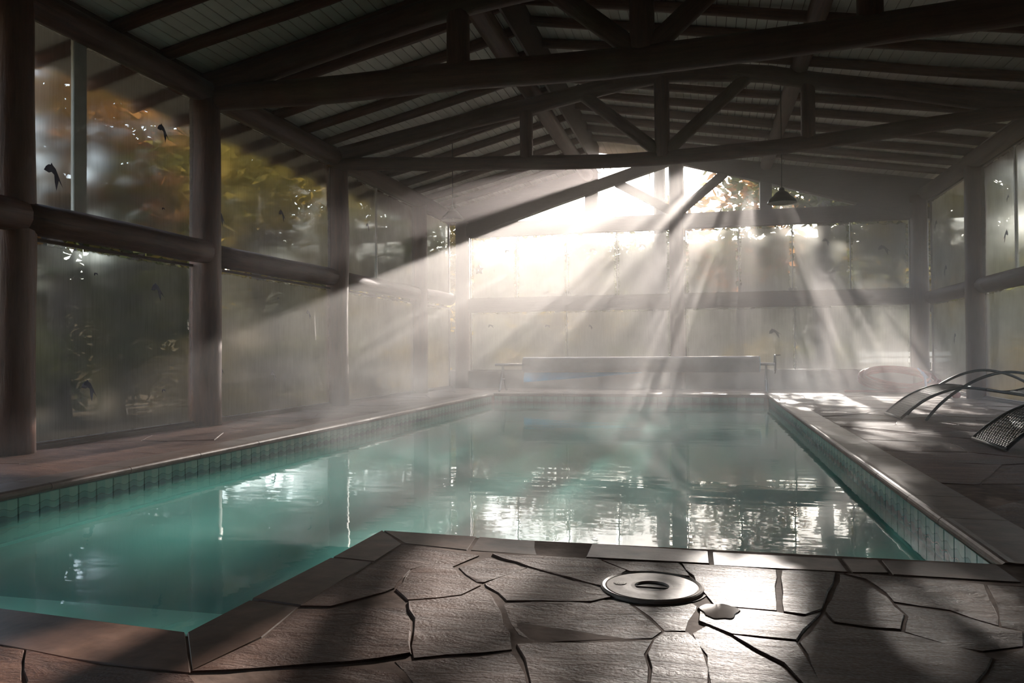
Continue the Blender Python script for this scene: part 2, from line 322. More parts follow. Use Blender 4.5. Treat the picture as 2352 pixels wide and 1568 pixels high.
def steam_material(density, g):
    m, nt, out, N, Lk = mat('steam'); gp = N('NewGeometry'); tc = N('TexCoord'); sx = N('SeparateXYZ'); Lk(tc.outputs['Object'], sx.inputs[0])
    mp = N('Mapping'); mp.inputs['Scale'].default_value = (0.9, 0.7, 1.5); Lk(tc.outputs['Object'], mp.inputs[0])
    nz = N('TexNoise', Scale=1.0, Detail=3.5, Roughness=0.55, Distortion=0.8); Lk(mp.outputs[0], nz.inputs['Vector'])
    mr = N('MapRange'); Lk(nz.outputs['Fac'], mr.inputs[0]); mr.inputs[1].default_value = 0.50; mr.inputs[2].default_value = 0.68
    zz = N('MapRange'); Lk(sx.outputs[2], zz.inputs[0]); zz.inputs[1].default_value = 0.0; zz.inputs[2].default_value = 1.0; zz.inputs[3].default_value = 1.0; zz.inputs[4].default_value = 0.0
    yy = N('MapRange'); Lk(sx.outputs[1], yy.inputs[0]); yy.inputs[1].default_value = 2.5; yy.inputs[2].default_value = 7.5; yy.inputs[3].default_value = 0.05; yy.inputs[4].default_value = 1.0
    d = math_node(N, Lk, 'MULTIPLY', math_node(N, Lk, 'MULTIPLY', math_node(N, Lk, 'MULTIPLY', mr.outputs[0], yy.outputs[0]), zz.outputs[0]), density)
    s = N('VolumeScatter', Color=(0.98, 0.97, 0.96, 1), Anisotropy=g); Lk(d, s.inputs['Density']); Lk(s.outputs[0], out.inputs['Volume']); return m
# ------------------------------------------------------------------ dimensions (metres; camera stands over the origin)
XL, XR, YF, YB = -5.55, 4.30, 16.90, -1.6        # glass planes, far wall, back wall
PL, PR, PN, PF, PS, PX = -3.973, 1.068, 3.32, 14.70, 2.0, -1.45     # pool edges; PS, PX: the step bay
WATER = -0.17
def roof_left(x): return 3.93 + 0.234*(x+5.4)     # underside of the left rafters
def roof_right(x): return 5.12 - 0.170*(x+2.2)    # underside of the right rafters
RIDGE = -2.2

# ------------------------------------------------------------------ floor: grout bed, coping, flagstones
mb = MB()
mb.box((XL-0.25, YB-0.2, -0.30), (PL-0.03, YF+0.3, -0.0045)); mb.box((PR+0.03, YB-0.2, -0.30), (XR+0.3, YF+0.3, -0.0045))
mb.box((PL-0.03, PF+0.03, -0.30), (PR+0.03, YF+0.3, -0.0045)); mb.box((PX+0.03, PS-0.03, -0.30), (PR+0.03, PN-0.03, -0.0045))
mb.box((PL-0.03, YB-0.2, -0.30), (PR+0.03, PS-0.03, -0.0045))
floor = struct(mb.build('floor', M_grout))
def clip(poly, nx, ny, d):
    """keep the side nx*x + ny*y <= d"""
    out = []
    for i, p in enumerate(poly):
        q = poly[(i+1) % len(poly)]; a = nx*p[0]+ny*p[1]-d; b = nx*q[0]+ny*q[1]-d
        if a <= 0: out.append(p)
        if (a < 0 < b) or (b < 0 < a):
            t = a/(a-b); out.append((p[0]+(q[0]-p[0])*t, p[1]+(q[1]-p[1])*t))
    return out
def ccw(poly):
    a = sum(p[0]*q[1]-q[0]*p[1] for p, q in zip(poly, poly[1:]+poly[:1])); return poly if a > 0 else poly[::-1]
def shrink(poly, d):
    poly = ccw(list(poly)); out = list(poly)
    for p, q in zip(poly, poly[1:]+poly[:1]):
        l = math.dist(p, q)
        if l < 1e-6: continue
        nx, ny = (q[1]-p[1])/l, -(q[0]-p[0])/l
        out = clip(out, nx, ny, nx*p[0]+ny*p[1]-d)
        if len(out) < 3: return []
    return out
def flagstone(poly, gap=0.0025, thick=0.03, rough=0.006, name='flagstone', m=None, concave=False, seg=0.13):
    poly = ccw([tuple(p) for p in poly])
    if not concave: poly = shrink(poly, gap)
    if len(poly) < 3: return None
    pts = []
    for p, q in zip(poly, poly[1:]+poly[:1]):
        n = max(1, min(7, int(math.dist(p, q)/seg)))
        for i in range(n):
            t = i/n; j = rough if i else 0
            pts.append((p[0]+(q[0]-p[0])*t+rnd.uniform(-j, j), p[1]+(q[1]-p[1])*t+rnd.uniform(-j, j)))
    cx = sum(p[0] for p in pts)/len(pts); cy_ = sum(p[1] for p in pts)/len(pts)
    if concave: pts = [(cx+(x-cx)*1.006, cy_+(y-cy_)*1.010) for x, y in pts]
    h = rnd.uniform(-0.004, 0.002); tx, ty = rnd.uniform(-.006, .006), rnd.uniform(-.006, .006)
    mb = MB(); n = len(pts)
    for x, y in pts: mb.v.append((x-cx, y-cy_, -thick))
    for x, y in pts: mb.v.append((x-cx, y-cy_, h-0.007+tx*(x-cx)+ty*(y-cy_)))
    for x, y in pts:
        d = math.dist((x, y), (cx, cy_)) or 1; k = 1-0.005/d
        mb.v.append(((x-cx)*k, (y-cy_)*k, h+tx*(x-cx)+ty*(y-cy_)+rnd.uniform(-.0012, .0012)))
    for i in range(n):
        j = (i+1) % n; mb.face([i, j, n+j, n+i]); mb.face([n+i, n+j, 2*n+j, 2*n+i])
    mb.face([2*n+i for i in range(n)]); mb.face([i for i in reversed(range(n))])
    o = mb.build(name, m or M_stone, floor, loc=(cx, cy_, 0)); return o
STONES = {"S1":[[-1.242,3.12],[-0.872,2.989],[-1.002,2.869],[-1.063,2.75],[-1.034,2.515],[-1.049,2.472],[-1.159,2.294],[-1.256,2.277],[-1.237,2.811]],"S2":[[-0.872,2.989],[-0.924,2.817],[-0.795,2.645],[-0.755,2.612],[-0.789,2.495],[-0.942,2.405],[-1.027,2.506],[-1.063,2.75],[-1.002,2.869]],"S3":[[-0.901,2.81],[-0.832,2.984],[-0.648,2.865],[-0.755,2.648],[-0.781,2.648]],"S4":[[-0.827,3.019],[-0.406,3.036],[-0.285,2.902],[-0.337,2.745],[-0.334,2.683],[-0.531,2.796],[-0.65,2.876]],"S5":[[-0.752,2.638],[-0.647,2.859],[-0.529,2.785],[-0.327,2.655],[-0.3,2.584],[-0.359,2.52],[-0.63,2.469],[-0.739,2.61]],"S6":[[-0.636,2.45],[-0.294,2.557],[-0.242,2.528],[-0.172,2.405],[-0.126,2.298],[-0.149,2.24],[-0.464,2.145],[-0.523,2.184]],"S7":[[-0.937,2.392],[-0.785,2.482],[-0.75,2.592],[-0.653,2.433],[-0.549,2.196],[-0.512,2.069],[-0.75,1.953],[-0.833,2.169]],"S8":[[-1.251,2.269],[-0.921,2.343],[-0.832,2.151],[-1.22,2.003]],"S9":[[-1.217,1.997],[-0.831,2.14],[-0.767,1.98],[-0.905,1.889],[-1.112,1.805],[-1.272,1.749]],"C1":[[-1.465,1.991],[-1.452,2.302],[-1.253,2.273],[-1.22,2.003],[-1.272,1.749]],"C2":[[-1.452,2.306],[-1.434,2.841],[-1.243,2.817],[-1.253,2.278]],"C3":[[-1.437,2.854],[-1.43,3.338],[-1.242,3.12],[-1.242,2.823]],"C4":[[-1.43,3.338],[-0.97,3.306],[-0.94,3.065],[-1.239,3.12]],"C5":[[-0.968,3.306],[-0.473,3.269],[-0.467,3.05],[-0.937,3.066]],"C6":[[-0.471,3.269],[0.01,3.248],[0.014,3.051],[-0.463,3.044]],"C7":[[0.014,3.249],[0.493,3.244],[0.498,3.049],[0.017,3.046]],"C8":[[0.497,3.244],[0.634,3.255],[0.634,3.056],[0.502,3.044]],"C9":[[0.638,3.256],[1.049,3.288],[1.051,3.039],[0.637,3.051]],"C10":[[-1.465,1.991],[-1.267,1.742],[-1.44,1.739],[-1.624,1.75],[-2.021,1.814],[-2.292,2.057],[-2.182,2.05]],"S10":[[-1.261,1.734],[-1.106,1.795],[-0.9,1.878],[-0.803,1.921],[-0.697,1.799],[-0.64,1.692],[-1.059,1.552]],"S11":[[-0.794,1.926],[-0.747,1.945],[-0.508,2.054],[-0.436,1.91],[-0.399,1.769],[-0.639,1.703],[-0.696,1.804]],"S12":[[-0.511,2.108],[-0.148,2.23],[-0.162,2.116],[-0.14,1.93],[-0.141,1.805],[-0.397,1.77],[-0.435,1.916]],"S13":[[-0.145,2.23],[-0.12,2.292],[-0.055,2.299],[-0.009,2.145],[0.001,1.962],[-0.003,1.837],[-0.137,1.806],[-0.137,1.931],[-0.158,2.117]],"S14":[[-0.235,2.529],[-0.061,2.604],[-0.031,2.557],[-0.033,2.505],[-0.062,2.316],[-0.121,2.306],[-0.169,2.413]],"S15":[[-0.397,3.032],[-0.102,3.038],[-0.059,2.877],[-0.191,2.91],[-0.276,2.892]],"S16":[[-1.258,1.727],[-1.432,1.729],[-1.614,1.74],[-1.8,1.773],[-1.515,1.492],[-1.064,1.551]],"S17":[[-1.811,1.777],[-2.011,1.805],[-1.672,1.456],[-1.52,1.491]],"R1":[[-0.092,3.028],[0.014,3.033],[0.244,3.023],[0.226,2.817],[0.207,2.558],[0.02,2.568],[-0.018,2.713],[-0.049,2.879]],"R2":[[0.265,3.021],[0.445,3.026],[0.418,2.884],[0.343,2.597],[0.287,2.531],[0.226,2.546],[0.244,2.821]],"R3":[[0.459,3.023],[0.528,2.951],[0.567,2.77],[0.578,2.599],[0.535,2.46],[0.456,2.461],[0.362,2.485],[0.348,2.569],[0.423,2.86]],"R4":[[0.475,3.033],[0.631,3.044],[0.916,2.999],[0.861,2.712],[0.819,2.56],[0.723,2.677],[0.573,2.726],[0.569,2.818],[0.537,2.974]],"R5":[[0.921,2.995],[1.047,2.997],[1.206,2.949],[0.996,2.44],[0.823,2.554],[0.863,2.704]],"R6":[[0.575,2.709],[0.715,2.659],[0.818,2.538],[0.867,2.513],[0.826,2.395],[0.709,2.331],[0.652,2.35],[0.541,2.447],[0.583,2.593]],"R7":[[0.022,2.551],[0.206,2.542],[0.284,2.51],[0.339,2.571],[0.238,2.303],[0.065,2.315],[0.017,2.359],[-0.028,2.405],[-0.025,2.515]],"R8":[[0.342,2.547],[0.357,2.465],[0.453,2.441],[0.534,2.438],[0.686,2.323],[0.715,2.284],[0.585,2.017],[0.27,1.945],[0.253,2.21],[0.241,2.29]],"R9":[[0.067,2.305],[0.234,2.292],[0.247,2.208],[0.264,1.944],[0.228,1.984],[0.187,2.126],[0.128,2.207]],"R10":[[-0.005,2.369],[0.06,2.297],[0.122,2.196],[0.184,2.111],[0.222,1.977],[0.229,1.879],[0.012,1.829],[0.005,1.963],[-0.005,2.146],[-0.043,2.302]],"R12":[[0.718,2.278],[0.821,2.381],[0.99,2.426],[0.825,2.026],[0.587,2.006]]}
for k, poly in STONES.items():
    poly = [tuple(p) for p in poly]
    if k in ('R5', 'R12'): poly = clip(poly, 1, 0, 1.05)
    if k[0] == 'C' : flagstone(poly, gap=0.004, thick=0.045, rough=0.001, name='coping_stone', m=M_coping, concave=(k == 'C10'), seg=0.4)
    else: flagstone(poly, gap=0.006, concave=True, rough=0.008, seg=0.075)
def voronoi(x0, x1, y0, y1, size, stretch=1.3):
    nx = max(1, round((x1-x0)/(size*stretch))); ny = max(1, round((y1-y0)/size)); S = []
    for i in range(nx):
        for j in range(ny):
            S.append((x0+(i+0.5+rnd.uniform(-.36, .36)+(0.25 if j % 2 else -0.25))*(x1-x0)/nx, y0+(j+0.5+rnd.uniform(-.34, .34))*(y1-y0)/ny))
    for i, a in enumerate(S):
        poly = [(x0, y0), (x1, y0), (x1, y1), (x0, y1)]
        for j, b in enumerate(S):
            if i == j or math.dist(a, b) > 4*size: continue
            nx_, ny_ = b[0]-a[0], b[1]-a[1]
            poly = clip(poly, nx_, ny_, (b[0]**2+b[1]**2-a[0]**2-a[1]**2)/2)
            if len(poly) < 3: break
        if len(poly) >= 3: flagstone(poly)
CW = 0.29
voronoi(PR+CW, XR, PN-0.28, YF, 0.60); voronoi(1.06, XR, 0.6, PN-0.28, 0.50)
voronoi(XL, PL-CW, 1.9, YF, 0.72, 1.0); voronoi(PL-CW, PR+CW, PF+CW, YF, 0.62)
voronoi(-3.0, 1.05, 0.5, 1.44, 0.55); voronoi(-3.97, -2.3, 1.45, 1.75, 0.3, 2.0)
def coping_run(axis, edge, side, a, b):
    """bullnosed coping stones along one pool edge; side = direction away from the water"""
    t = a
    while t < b-0.05:
        ln = min(rnd.uniform(0.55, 0.95), b-t)
        if b-t-ln < 0.2: ln = b-t
        prof = [(CW, -0.045), (CW, 0.0), (0.045, 0.0)] + [(0.024-0.024*math.sin(k*math.pi/6), 0.0 - 0.0235*(1-math.cos(k*math.pi/6))) for k in range(1, 6)] + [(0.024, -0.047)]
        prof = [(CW, -0.045), (CW, 0.001), (0.05, 0.002)] + [(0.022-0.028*math.sin(q), -0.021+0.026*math.cos(q)) for q in [k*math.pi/7 for k in range(0, 8)]]
        n = len(prof); mb = MB(); g = 0.003
        for tt in (t+g, t+ln-g):
            for d, z in prof:
                mb.v.append((edge+side*d, tt, z) if axis == 'y' else (tt, edge+side*d, z))
        mb.face(list(range(n))); mb.face([n+i for i in reversed(range(n))])
        for i in range(n): j = (i+1) % n; mb.face([i, n+i, n+j, j])
        mb.build('coping_stone', M_coping, floor, smooth=False); t += ln
coping_run('y', PR, 1, PN-0.03, PF); coping_run('y', PL, -1, PS, PF); coping_run('x', PF, 1, PL-CW, PR+CW)

# ------------------------------------------------------------------ pool
pool = thing('swimming_pool', 'turquoise tiled swimming pool sunk into the slate deck', 'pool', ((PL+PR)/2, 9.0, -1.25))
def pl(x, y, z): return (x-(PL+PR)/2, y-9.0, z+1.25)
def pbox(mb, a, b): return mb.box(pl(*a), pl(*b))
mb = MB(); D = -1.15; o_ = 0.02
pbox(mb, (PL-0.2, PS-0.2, D-0.1), (PR+0.2, PF+0.2, D))
pbox(mb, (PL-0.2, PS-0.2, D), (PL-o_-0.012, PF+0.2, -0.05)); pbox(mb, (PR+o_+0.012, PN, D), (PR+0.2, PF+0.2, -0.05))
pbox(mb, (PL-o_, PF+o_+0.012, D), (PR+o_, PF+0.2, -0.05)); pbox(mb, (PL-o_, PS-0.2, D), (PX+0.2, PS-o_, -0.05))
pbox(mb, (PX+o_, PS-o_, D), (PX+0.2, PN, -0.05)); pbox(mb, (PX+o_, PN-0.2, D), (PR+0.2, PN-o_, -0.05))
mb.build('basin', M_plaster, pool)
mb = MB(); pbox(mb, (PL, PS, D), (PX, 2.78, -0.235)); mb.build('step', M_plaster, pool)
mb = MB(); pbox(mb, (PL, 2.78, D), (PX, 3.40, -0.36)); mb.build('step', M_plaster, pool)
def tile_mesh(kind):
    mb = MB(); w, h, t, b = 0.0745, 0.0745, 0.012, 0.003
    V = [(-w, 0, -h), (w, 0, -h), (w, 0, h), (-w, 0, h), (-w, t-b, -h), (w, t-b, -h), (w, t-b, h), (-w, t-b, h), (-w+b, t, -h+b), (w-b, t, -h+b), (w-b, t, h-b), (-w+b, t, h-b)]
    mb.v = V; U = [(0, 0), (1, 0), (1, 1), (0, 1)]
    mb.face([8, 9, 10, 11], U)
    for i in range(4):
        j = (i+1) % 4; mb.face([4+i, 4+j, 8+j, 8+i], [U[i], U[j], U[j], U[i]]); mb.face([i, j, 4+j, 4+i], [U[i], U[j], U[j], U[i]])
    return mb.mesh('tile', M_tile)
M_bed = simple('dark_tile_grout', (0.020, 0.060, 0.058), 0.6)
for a, b_ in (((PR+o_+0.009, PN, -.215), (PR+o_+0.0125, PF, -.048)), ((PL-o_-0.0125, PS, -.215), (PL-o_-0.009, PF, -.048)), ((PL, PF+o_+0.009, -.215), (PR, PF+o_+0.0125, -.048))):
    mb = MB(); pbox(mb, a, b_); mb.build('grout_bed', M_bed, pool)
TILE = tile_mesh(0); P_ = 0.1555
def tiles(n, f):
    for i in range(n):
        p, r = f(i); o = link('tile', TILE, pool, pl(*p)); o.rotation_euler = (0, 0, r)
TZ = -0.127
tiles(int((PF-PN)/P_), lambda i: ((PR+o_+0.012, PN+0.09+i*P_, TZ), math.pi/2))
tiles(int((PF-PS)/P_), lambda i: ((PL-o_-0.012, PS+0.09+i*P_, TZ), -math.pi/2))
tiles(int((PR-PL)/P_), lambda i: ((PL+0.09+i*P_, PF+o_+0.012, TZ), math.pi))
mb = MB(); mb.prism([(PL-o_-0.005, PS-0.01), (PX+0.01, PS-0.01), (PX+0.01, PN-0.01), (PR+o_+0.005, PN-0.01), (PR+o_+0.005, PF+o_+0.005), (PL-o_-0.005, PF+o_+0.005)], 'z', D-0.02, WATER)
water = mb.build('pool_water', M_water); tag(water, 'still milky turquoise water filling the pool', 'water'); water['kind'] = 'stuff'

# ------------------------------------------------------------------ walls, windows
def pane(name, parent, plane, at, u0, u1, v0, v1, m, inward, thick=0.008, poly=None):
    """plane 'x': wall of constant x, u = y; plane 'y': constant y, u = x. inward = +1/-1 side that faces the room"""
    if poly is None: poly = [(u0, v0), (u1, v0), (u1, v1), (u0, v1)]
    us = [p[0] for p in poly]; vs = [p[1] for p in poly]; a0, b0 = min(us), min(vs)
    mb = MB(); n = len(poly)
    for d in (at+inward*thick/2, at-inward*thick/2):
        for u, v in poly: mb.v.append((d, u, v) if plane == 'x' else (u, d, v))
    q = [(u-a0, v-b0) for u, v in poly]
    mb.face(list(range(n)), q, 0); mb.face([n+i for i in reversed(range(n))], q[::-1], 1)
    for i in range(n): j = (i+1) % n; mb.face([i, n+i, n+j, j], [q[i], q[i], q[j], q[j]], 1)
    o = mb.build(name, [m, M_clear], parent); o['pane_w'] = float(max(us)-a0); o['pane_h'] = float(max(vs)-b0); return o
BIRD = [(-.50, .02), (-.42, .20), (-.30, .31), (-.20, .33), (-.17, .42), (-.09, .33), (.06, .24), (.20, .04), (.50, -.40), (.27, -.18), (.20, -.62), (.08, -.30), (.02, -.02), (-.12, .05), (-.25, -.02)]
def bird(parent, plane, at, inward, u, v, size, flip=1, rot=0.0):
    mb = MB(); c_, s_ = math.cos(rot), math.sin(rot); pol = [((x*c_-y*s_)*flip*size*1.05, (x*s_+y*c_)*size*1.05) for x, y in BIRD]
    n = len(pol)
    for d in (0.0, inward*0.0015):
        for x, y in pol: mb.v.append((at+inward*0.0045+d, u+x, v+y) if plane == 'x' else (u+x, at+inward*0.0045+d, v+y))
    mb.face(list(range(n))); mb.face([n+i for i in reversed(range(n))])
    for i in range(n): j = (i+1) % n; mb.face([i, n+i, n+j, j])
    return mb.build('bird_decal', M_decal, parent)
WN = [0]
def window(plane, at, inward, u0, u1, v0, v1, divs=(), m=None, fr=0.03, mullion=0.0, frame_mat=None, edge=True):
    """a fixed or sliding window: frame bars and one pane per division"""
    WN[0] += 1; fm = frame_mat or M_board
    def bx(mb, ua, ub, va, vb, t=0.05):
        if plane == 'x': mb.box((at-t/2, ua, va), (at+t/2, ub, vb))
        else: mb.box((ua, at-t/2, va), (ub, at+t/2, vb))
    mb = MB(); bx(mb, u0, u1, v0, v0+fr); bx(mb, u0, u1, v1-fr, v1); bx(mb, u0, u0+fr, v0+fr, v1-fr); bx(mb, u1-fr, u1, v0+fr, v1-fr)
    w = struct(mb.build('window_%d' % WN[0], fm))
    cuts = [u0+fr] + list(divs) + [u1-fr]
    for i in range(len(cuts)-1):
        off = 0.012*(i % 2)*(-inward)
        pane('pane', w, plane, at+off, cuts[i]-(0.012 if i else 0), cuts[i+1], v0+fr, v1-fr, m, inward)
    for d in divs:
        if mullion: mb = MB(); bx(mb, d-mullion/2, d+mullion/2, v0+fr, v1-fr, 0.035); mb.build('mullion', M_frame, w)
    return w
# --- left wall: log posts, rails, glass
LPOST = [-0.85, 2.2, 5.25, 7.83, 11.13, 14.70]; RPOST = [-0.6, 2.5, 5.3, 7.9, 11.0, 14.0]
mb = MB(); mb.box((XL-0.07, YB, -0.05), (XL+0.05, YF, 0.035)); mb.box((XL-0.07, YB, 3.70), (XL+0.05, YF, 3.98))
wl = struct(mb.build('wall_left', M_board))
mb = MB(); mb.box((XR-0.05, YB, -0.05), (XR+0.07, YF, 0.035)); mb.box((XR-0.05, YB, 3.70), (XR+0.07, YF, 4.02))
wr = struct(mb.build('wall_right', M_board))
def post(x, y, h, r, label, seed, flat=0.25, z0=0.0):
    mb = MB(); mb.ring_tube(log_pts((0, 0, 0), (0, 0, h-z0), 10, 0, 0.02, seed), [r*(1.04-0.06*i/10) for i in range(11)], 14, wob=0.08, seed=seed, flat=flat)
    o = mb.build('log_post', M_post, smooth=True, loc=(x, y, z0)); tag(o, label, 'post', 'round timber posts along the glass walls'); return o
NAMES_L = ['round log post on left wall, behind the camera', 'round log post on left wall, beside the camera', 'darkest left-wall log post, cut off by the left frame edge',
           'tallest left-wall log post in view, carrying the nearer truss', 'left-wall log post carrying the middle truss', 'hazy left-wall log post nearest the far corner']
for i, y in enumerate(LPOST): post(XL+0.06, y, 3.86, 0.165, NAMES_L[i], 10+i)
NAMES_R = ['right-wall log post behind the camera', 'right-wall log post beside the camera', 'right-wall log post out of view near the pool corner',
           'right-wall log post under the nearer truss end', 'right-wall log post under the middle truss end', 'right-wall log post standing behind the woven loungers']
for i, y in enumerate(RPOST): post(XR-0.06, y, 3.90, 0.165, NAMES_R[i], 30+i)
post(-5.27, YF-0.02, 3.7, 0.16, 'pale hazy post in the far left corner of the room', 50); post(4.10, YF-0.02, 3.8, 0.16, 'grey post in the far right corner behind the pink hose', 51)
post(-0.55, YF-0.02, 4.72, 0.15, 'straight post in the middle of the far glazed wall', 52, flat=0.9)
def rail(x, y0, y1, z0, z1, r, label, seed):
    mb = MB(); mb.ring_tube(log_pts((0, y0, z0), (0, y1, z1), 8, 0, 0.015, seed), r, 14, wob=0.09, seed=seed)
    o = mb.build('log_rail', M_log, smooth=True, loc=(x, 0, 0)); tag(o, label, 'rail', 'horizontal log rails between the posts')
LB = [YB]+LPOST+[YF]
RAILTXT = ['behind the camera', 'beside the camera', 'beside the step bay', 'between the darkest and the tallest post', 'below two dark bird decals, second bay', 'with a sunlit patch, third bay', 'with a bright glint by the far left corner']
for i in range(len(LB)-1):
    rail(XL+(0.15 if i in (2, 3) else 0.03), LB[i]+(0.14 if i not in (0, 3) else 0), LB[i+1]-(0.0 if i == 2 else 0.14), 1.89+0.012*i, 1.90+0.014*i, 0.135, 'left-wall log rail '+RAILTXT[i], 60+i)
RB = [YB]+RPOST+[YF]; RT2 = ['behind the camera', 'beside the camera', 'past the pool corner', 'by the nearest lounger', 'behind the nearer lounger', 'above the farther lounger', 'with wet glints by the far right corner']
for i in range(len(RB)-1):
    rail(XR-0.03, RB[i]+(0.14 if i else 0), RB[i+1]-0.14, 1.80, 1.80, 0.125, 'right-wall log rail '+RT2[i], 80+i)
LW = {}
for i in range(len(LB)-1):
    a, b = LB[i]+(0.13 if i else 0), LB[i+1]-0.13
    divs = {3: (6.04,), 5: (12.75,), 6: (), 2: (3.8,), 1: (0.7,)}.get(i, ())
    LW[i, 1] = window('x', XL, 1, a, b, 2.0, 3.70, divs, M_fog_side, mullion={3: 0.15, 5: 0.05}.get(i, 0.06))
    LW[i, 0] = window('x', XL, 1, a, b, 0.03, 1.80, (), M_fog_side, fr=0.025)
RW = {}
for i in range(len(RB)-1):
    a, b = RB[i]+(0.13 if i else 0), RB[i+1]-0.13
    if i < 3:                                       # unseen near bays, closed with added boards to darken the front deck
        mb = MB(); mb.box((XR-0.02, a-0.02, 0.03), (XR+0.03, b+0.02, 3.70)); mb.build('added_light_block', M_board, wr); continue
    RW[i, 1] = window('x', XR, -1, a, b, 1.90, 3.70, {5: (12.5,)}.get(i, ()), M_fog_side, mullion=0.05)
    RW[i, 0] = window('x', XR, -1, a, b, 0.03, 1.70, (), M_fog_side, fr=0.025)
for bay, lvl, y, z, s in [(3,1,5.75,2.39,.209),(3,1,7.19,3.16,.174),(3,1,7.19,2.34,.046),(3,0,6.24,1.56,.049),(3,0,7.10,1.47,.181),(3,0,6.16,.49,.185),(3,0,7.19,.42,.055),
        (4,1,8.21,2.42,.164),(4,1,9.60,2.68,.165),(4,0,10.33,1.37,.138),(4,0,8.19,.62,.154),(4,0,9.37,.52,.127),(4,0,8.06,1.6,.04),(4,0,9.49,1.54,.047),(5,1,12.4,2.95,.134),(5,1,11.5,2.51,.124),
        (2,1,3.0,2.5,.17),(2,0,4.4,.9,.17),(2,0,3.2,1.3,.15)]:
    bird(LW[bay, lvl], 'x', XL, 1, y, z, s, 1, rnd.uniform(-.12, .12) if s > .1 else 0.9)
for bay, lvl, y, z, s in [(6,1,16.47,3.17,.2),(6,1,14.5,3.23,.17),(6,1,14.53,2.36,.17),(6,1,15.9,2.25,.2),(6,0,15.4,1.0,.17),(6,0,14.5,.77,.17),(5,1,12.9,2.46,.18),(5,1,12.8,2.99,.1)]:
    bird(RW[bay, lvl], 'x', XR, -1, y, z, s, 1, rnd.uniform(-.3, .3))
# --- far wall: low wall, beams, gable boarding
mb = MB(); mb.box((XL, YF-0.08, -0.05), (XR, YF+0.14, 0.385))
wf = struct(mb.build('wall_far', M_concrete))
def beam(name, a, b, z0, z1, label):
    mb = MB(); mb.box((a, YF-0.09, z0), (b, YF+0.06, z1)); o = mb.build(name, M_board, wf); return o
beam('middle_beam', -5.2, 4.1, 1.70, 1.98, ''); beam('top_beam', -5.2, 4.1, 3.365, 3.67, '')
FW = {}
for k, (x0, x1, dv, z0, z1, m) in {'ul': (-5.09, -.683, (-4.02, -2.898, -1.81), 1.98, 3.365, M_fog_far), 'ur': (-.393, 3.94, (.699, 1.746, 2.844), 1.98, 3.365, M_fog_far),
        'll': (-5.09, -.683, (-2.91,), .385, 1.70, M_fog_low), 'lr': (-.393, 3.94, (1.779,), .385, 1.70, M_fog_low)}.items():
    FW[k] = window('y', YF, -1, x0, x1, z0, z1, dv, m, fr=0.022, mullion=0.022)
for k, x, z, s, r in [('ul',-4.23,3.03,.128,.9),('ul',-3.38,2.88,.128,-.3),('ul',-2.33,2.99,.146,.9),('ul',-1.27,3.04,.146,.7),('ur',3.47,2.79,.219,.2),('lr',1.39,1.16,.219,.3),('ur',2.4,2.98,.164,0),('ll',-4.62,1.38,.128,.6),('ll',-3.34,1.36,.128,.6),('ll',-2.39,1.33,.11,0)]:
    bird(FW[k], 'y', YF, -1, x, z, s, 1, r)
for k, xs in (('ul', (-2.95, -2.84)), ('ur', (1.69, 1.80))):
    for x in xs:
        mb = MB(); mb.box((x-0.035, YF-0.06, 2.0), (x+0.035, YF-0.012, 2.05)); mb.lathe([(0.0, 0.03), (0.02, 0.028), (0.024, 0.0)], 10, (x, YF-0.04, 2.05)); mb.build('latch', M_frame, FW[k])
# gable: rafters of the end truss, their windows and the boarding above
def gl(x): return 3.686 + (x+4.08)*0.2993 if x < -0.55 else 3.707 + (2.979-x)*0.2911   # underside of the end rafters
RT = 0.23
gt = thing('gable_truss', 'hazy truss against the bright gable windows of the far wall', 'truss', (-0.55, YF, 3.5), group=None)
def gp_(mb, poly, y0, y1): return mb.prism([(x+0.55, z-3.5) for x, z in poly], 'y', y0-YF, y1-YF)
mb = MB(); gp_(mb, [(-5.4, gl(-5.4)), (-0.55, gl(-0.551)), (-0.55, gl(-0.551)+RT), (-5.4, gl(-5.4)+RT)], YF-0.12, YF+0.08); mb.build('principal_rafter', M_board, gt)
mb = MB(); gp_(mb, [(-0.55, gl(-0.549)), (4.3, gl(4.3)), (4.3, gl(4.3)+RT), (-0.55, gl(-0.549)+RT)], YF-0.12, YF+0.08); mb.build('principal_rafter', M_board, gt)
for x0, x1 in ((-2.478, -2.213), (1.127, 1.357)):
    mb = MB(); gp_(mb, [(x0, 3.66), (x1, 3.66), (x1, gl(x1)+0.02), (x0, gl(x0)+0.02)], YF-0.10, YF+0.07); mb.build('queen_post', M_board, gt)
for s, (xa, xb) in ((1, (-0.62, -1.80)), (-1, (-0.48, 0.44))):
    d = Vector((xb-xa, 0, gl(xb)-3.72)).normalized(); n_ = Vector((-d.z, 0, d.x))*0.085
    A = Vector((xa, 0, 3.72)); B_ = Vector((xb, 0, gl(xb)+0.03)); mb = MB()
    gp_(mb, [(A.x+n_.x, A.z+n_.z), (B_.x+n_.x, B_.z+n_.z), (B_.x-n_.x, B_.z-n_.z), (A.x-n_.x, A.z-n_.z)], YF-0.09, YF+0.06); mb.build('brace', M_board, gt)
def gable_win(poly):
    WN[0] += 1; mb = MB(); n = len(poly)
    for i in range(n):          # slim bead around the glass
        p, q = Vector((poly[i][0], 0, poly[i][1])), Vector((poly[(i+1) % n][0], 0, poly[(i+1) % n][1]))
        mb.ring_tube([p+Vector((0, YF, 0)), q+Vector((0, YF, 0))], 0.012, 4)
    w = struct(mb.build('window_%d' % WN[0], M_frame)); pane('pane', w, 'y', YF, 0, 1, 0, 1, M_gable, -1, poly=poly); return w
gable_win([(-4.05, 3.675), (-2.478, 3.675), (-2.478, gl(-2.478))]); gable_win([(-2.213, 3.675), (-0.70, 3.675), (-0.70, gl(-0.70)), (-2.213, gl(-2.213))])
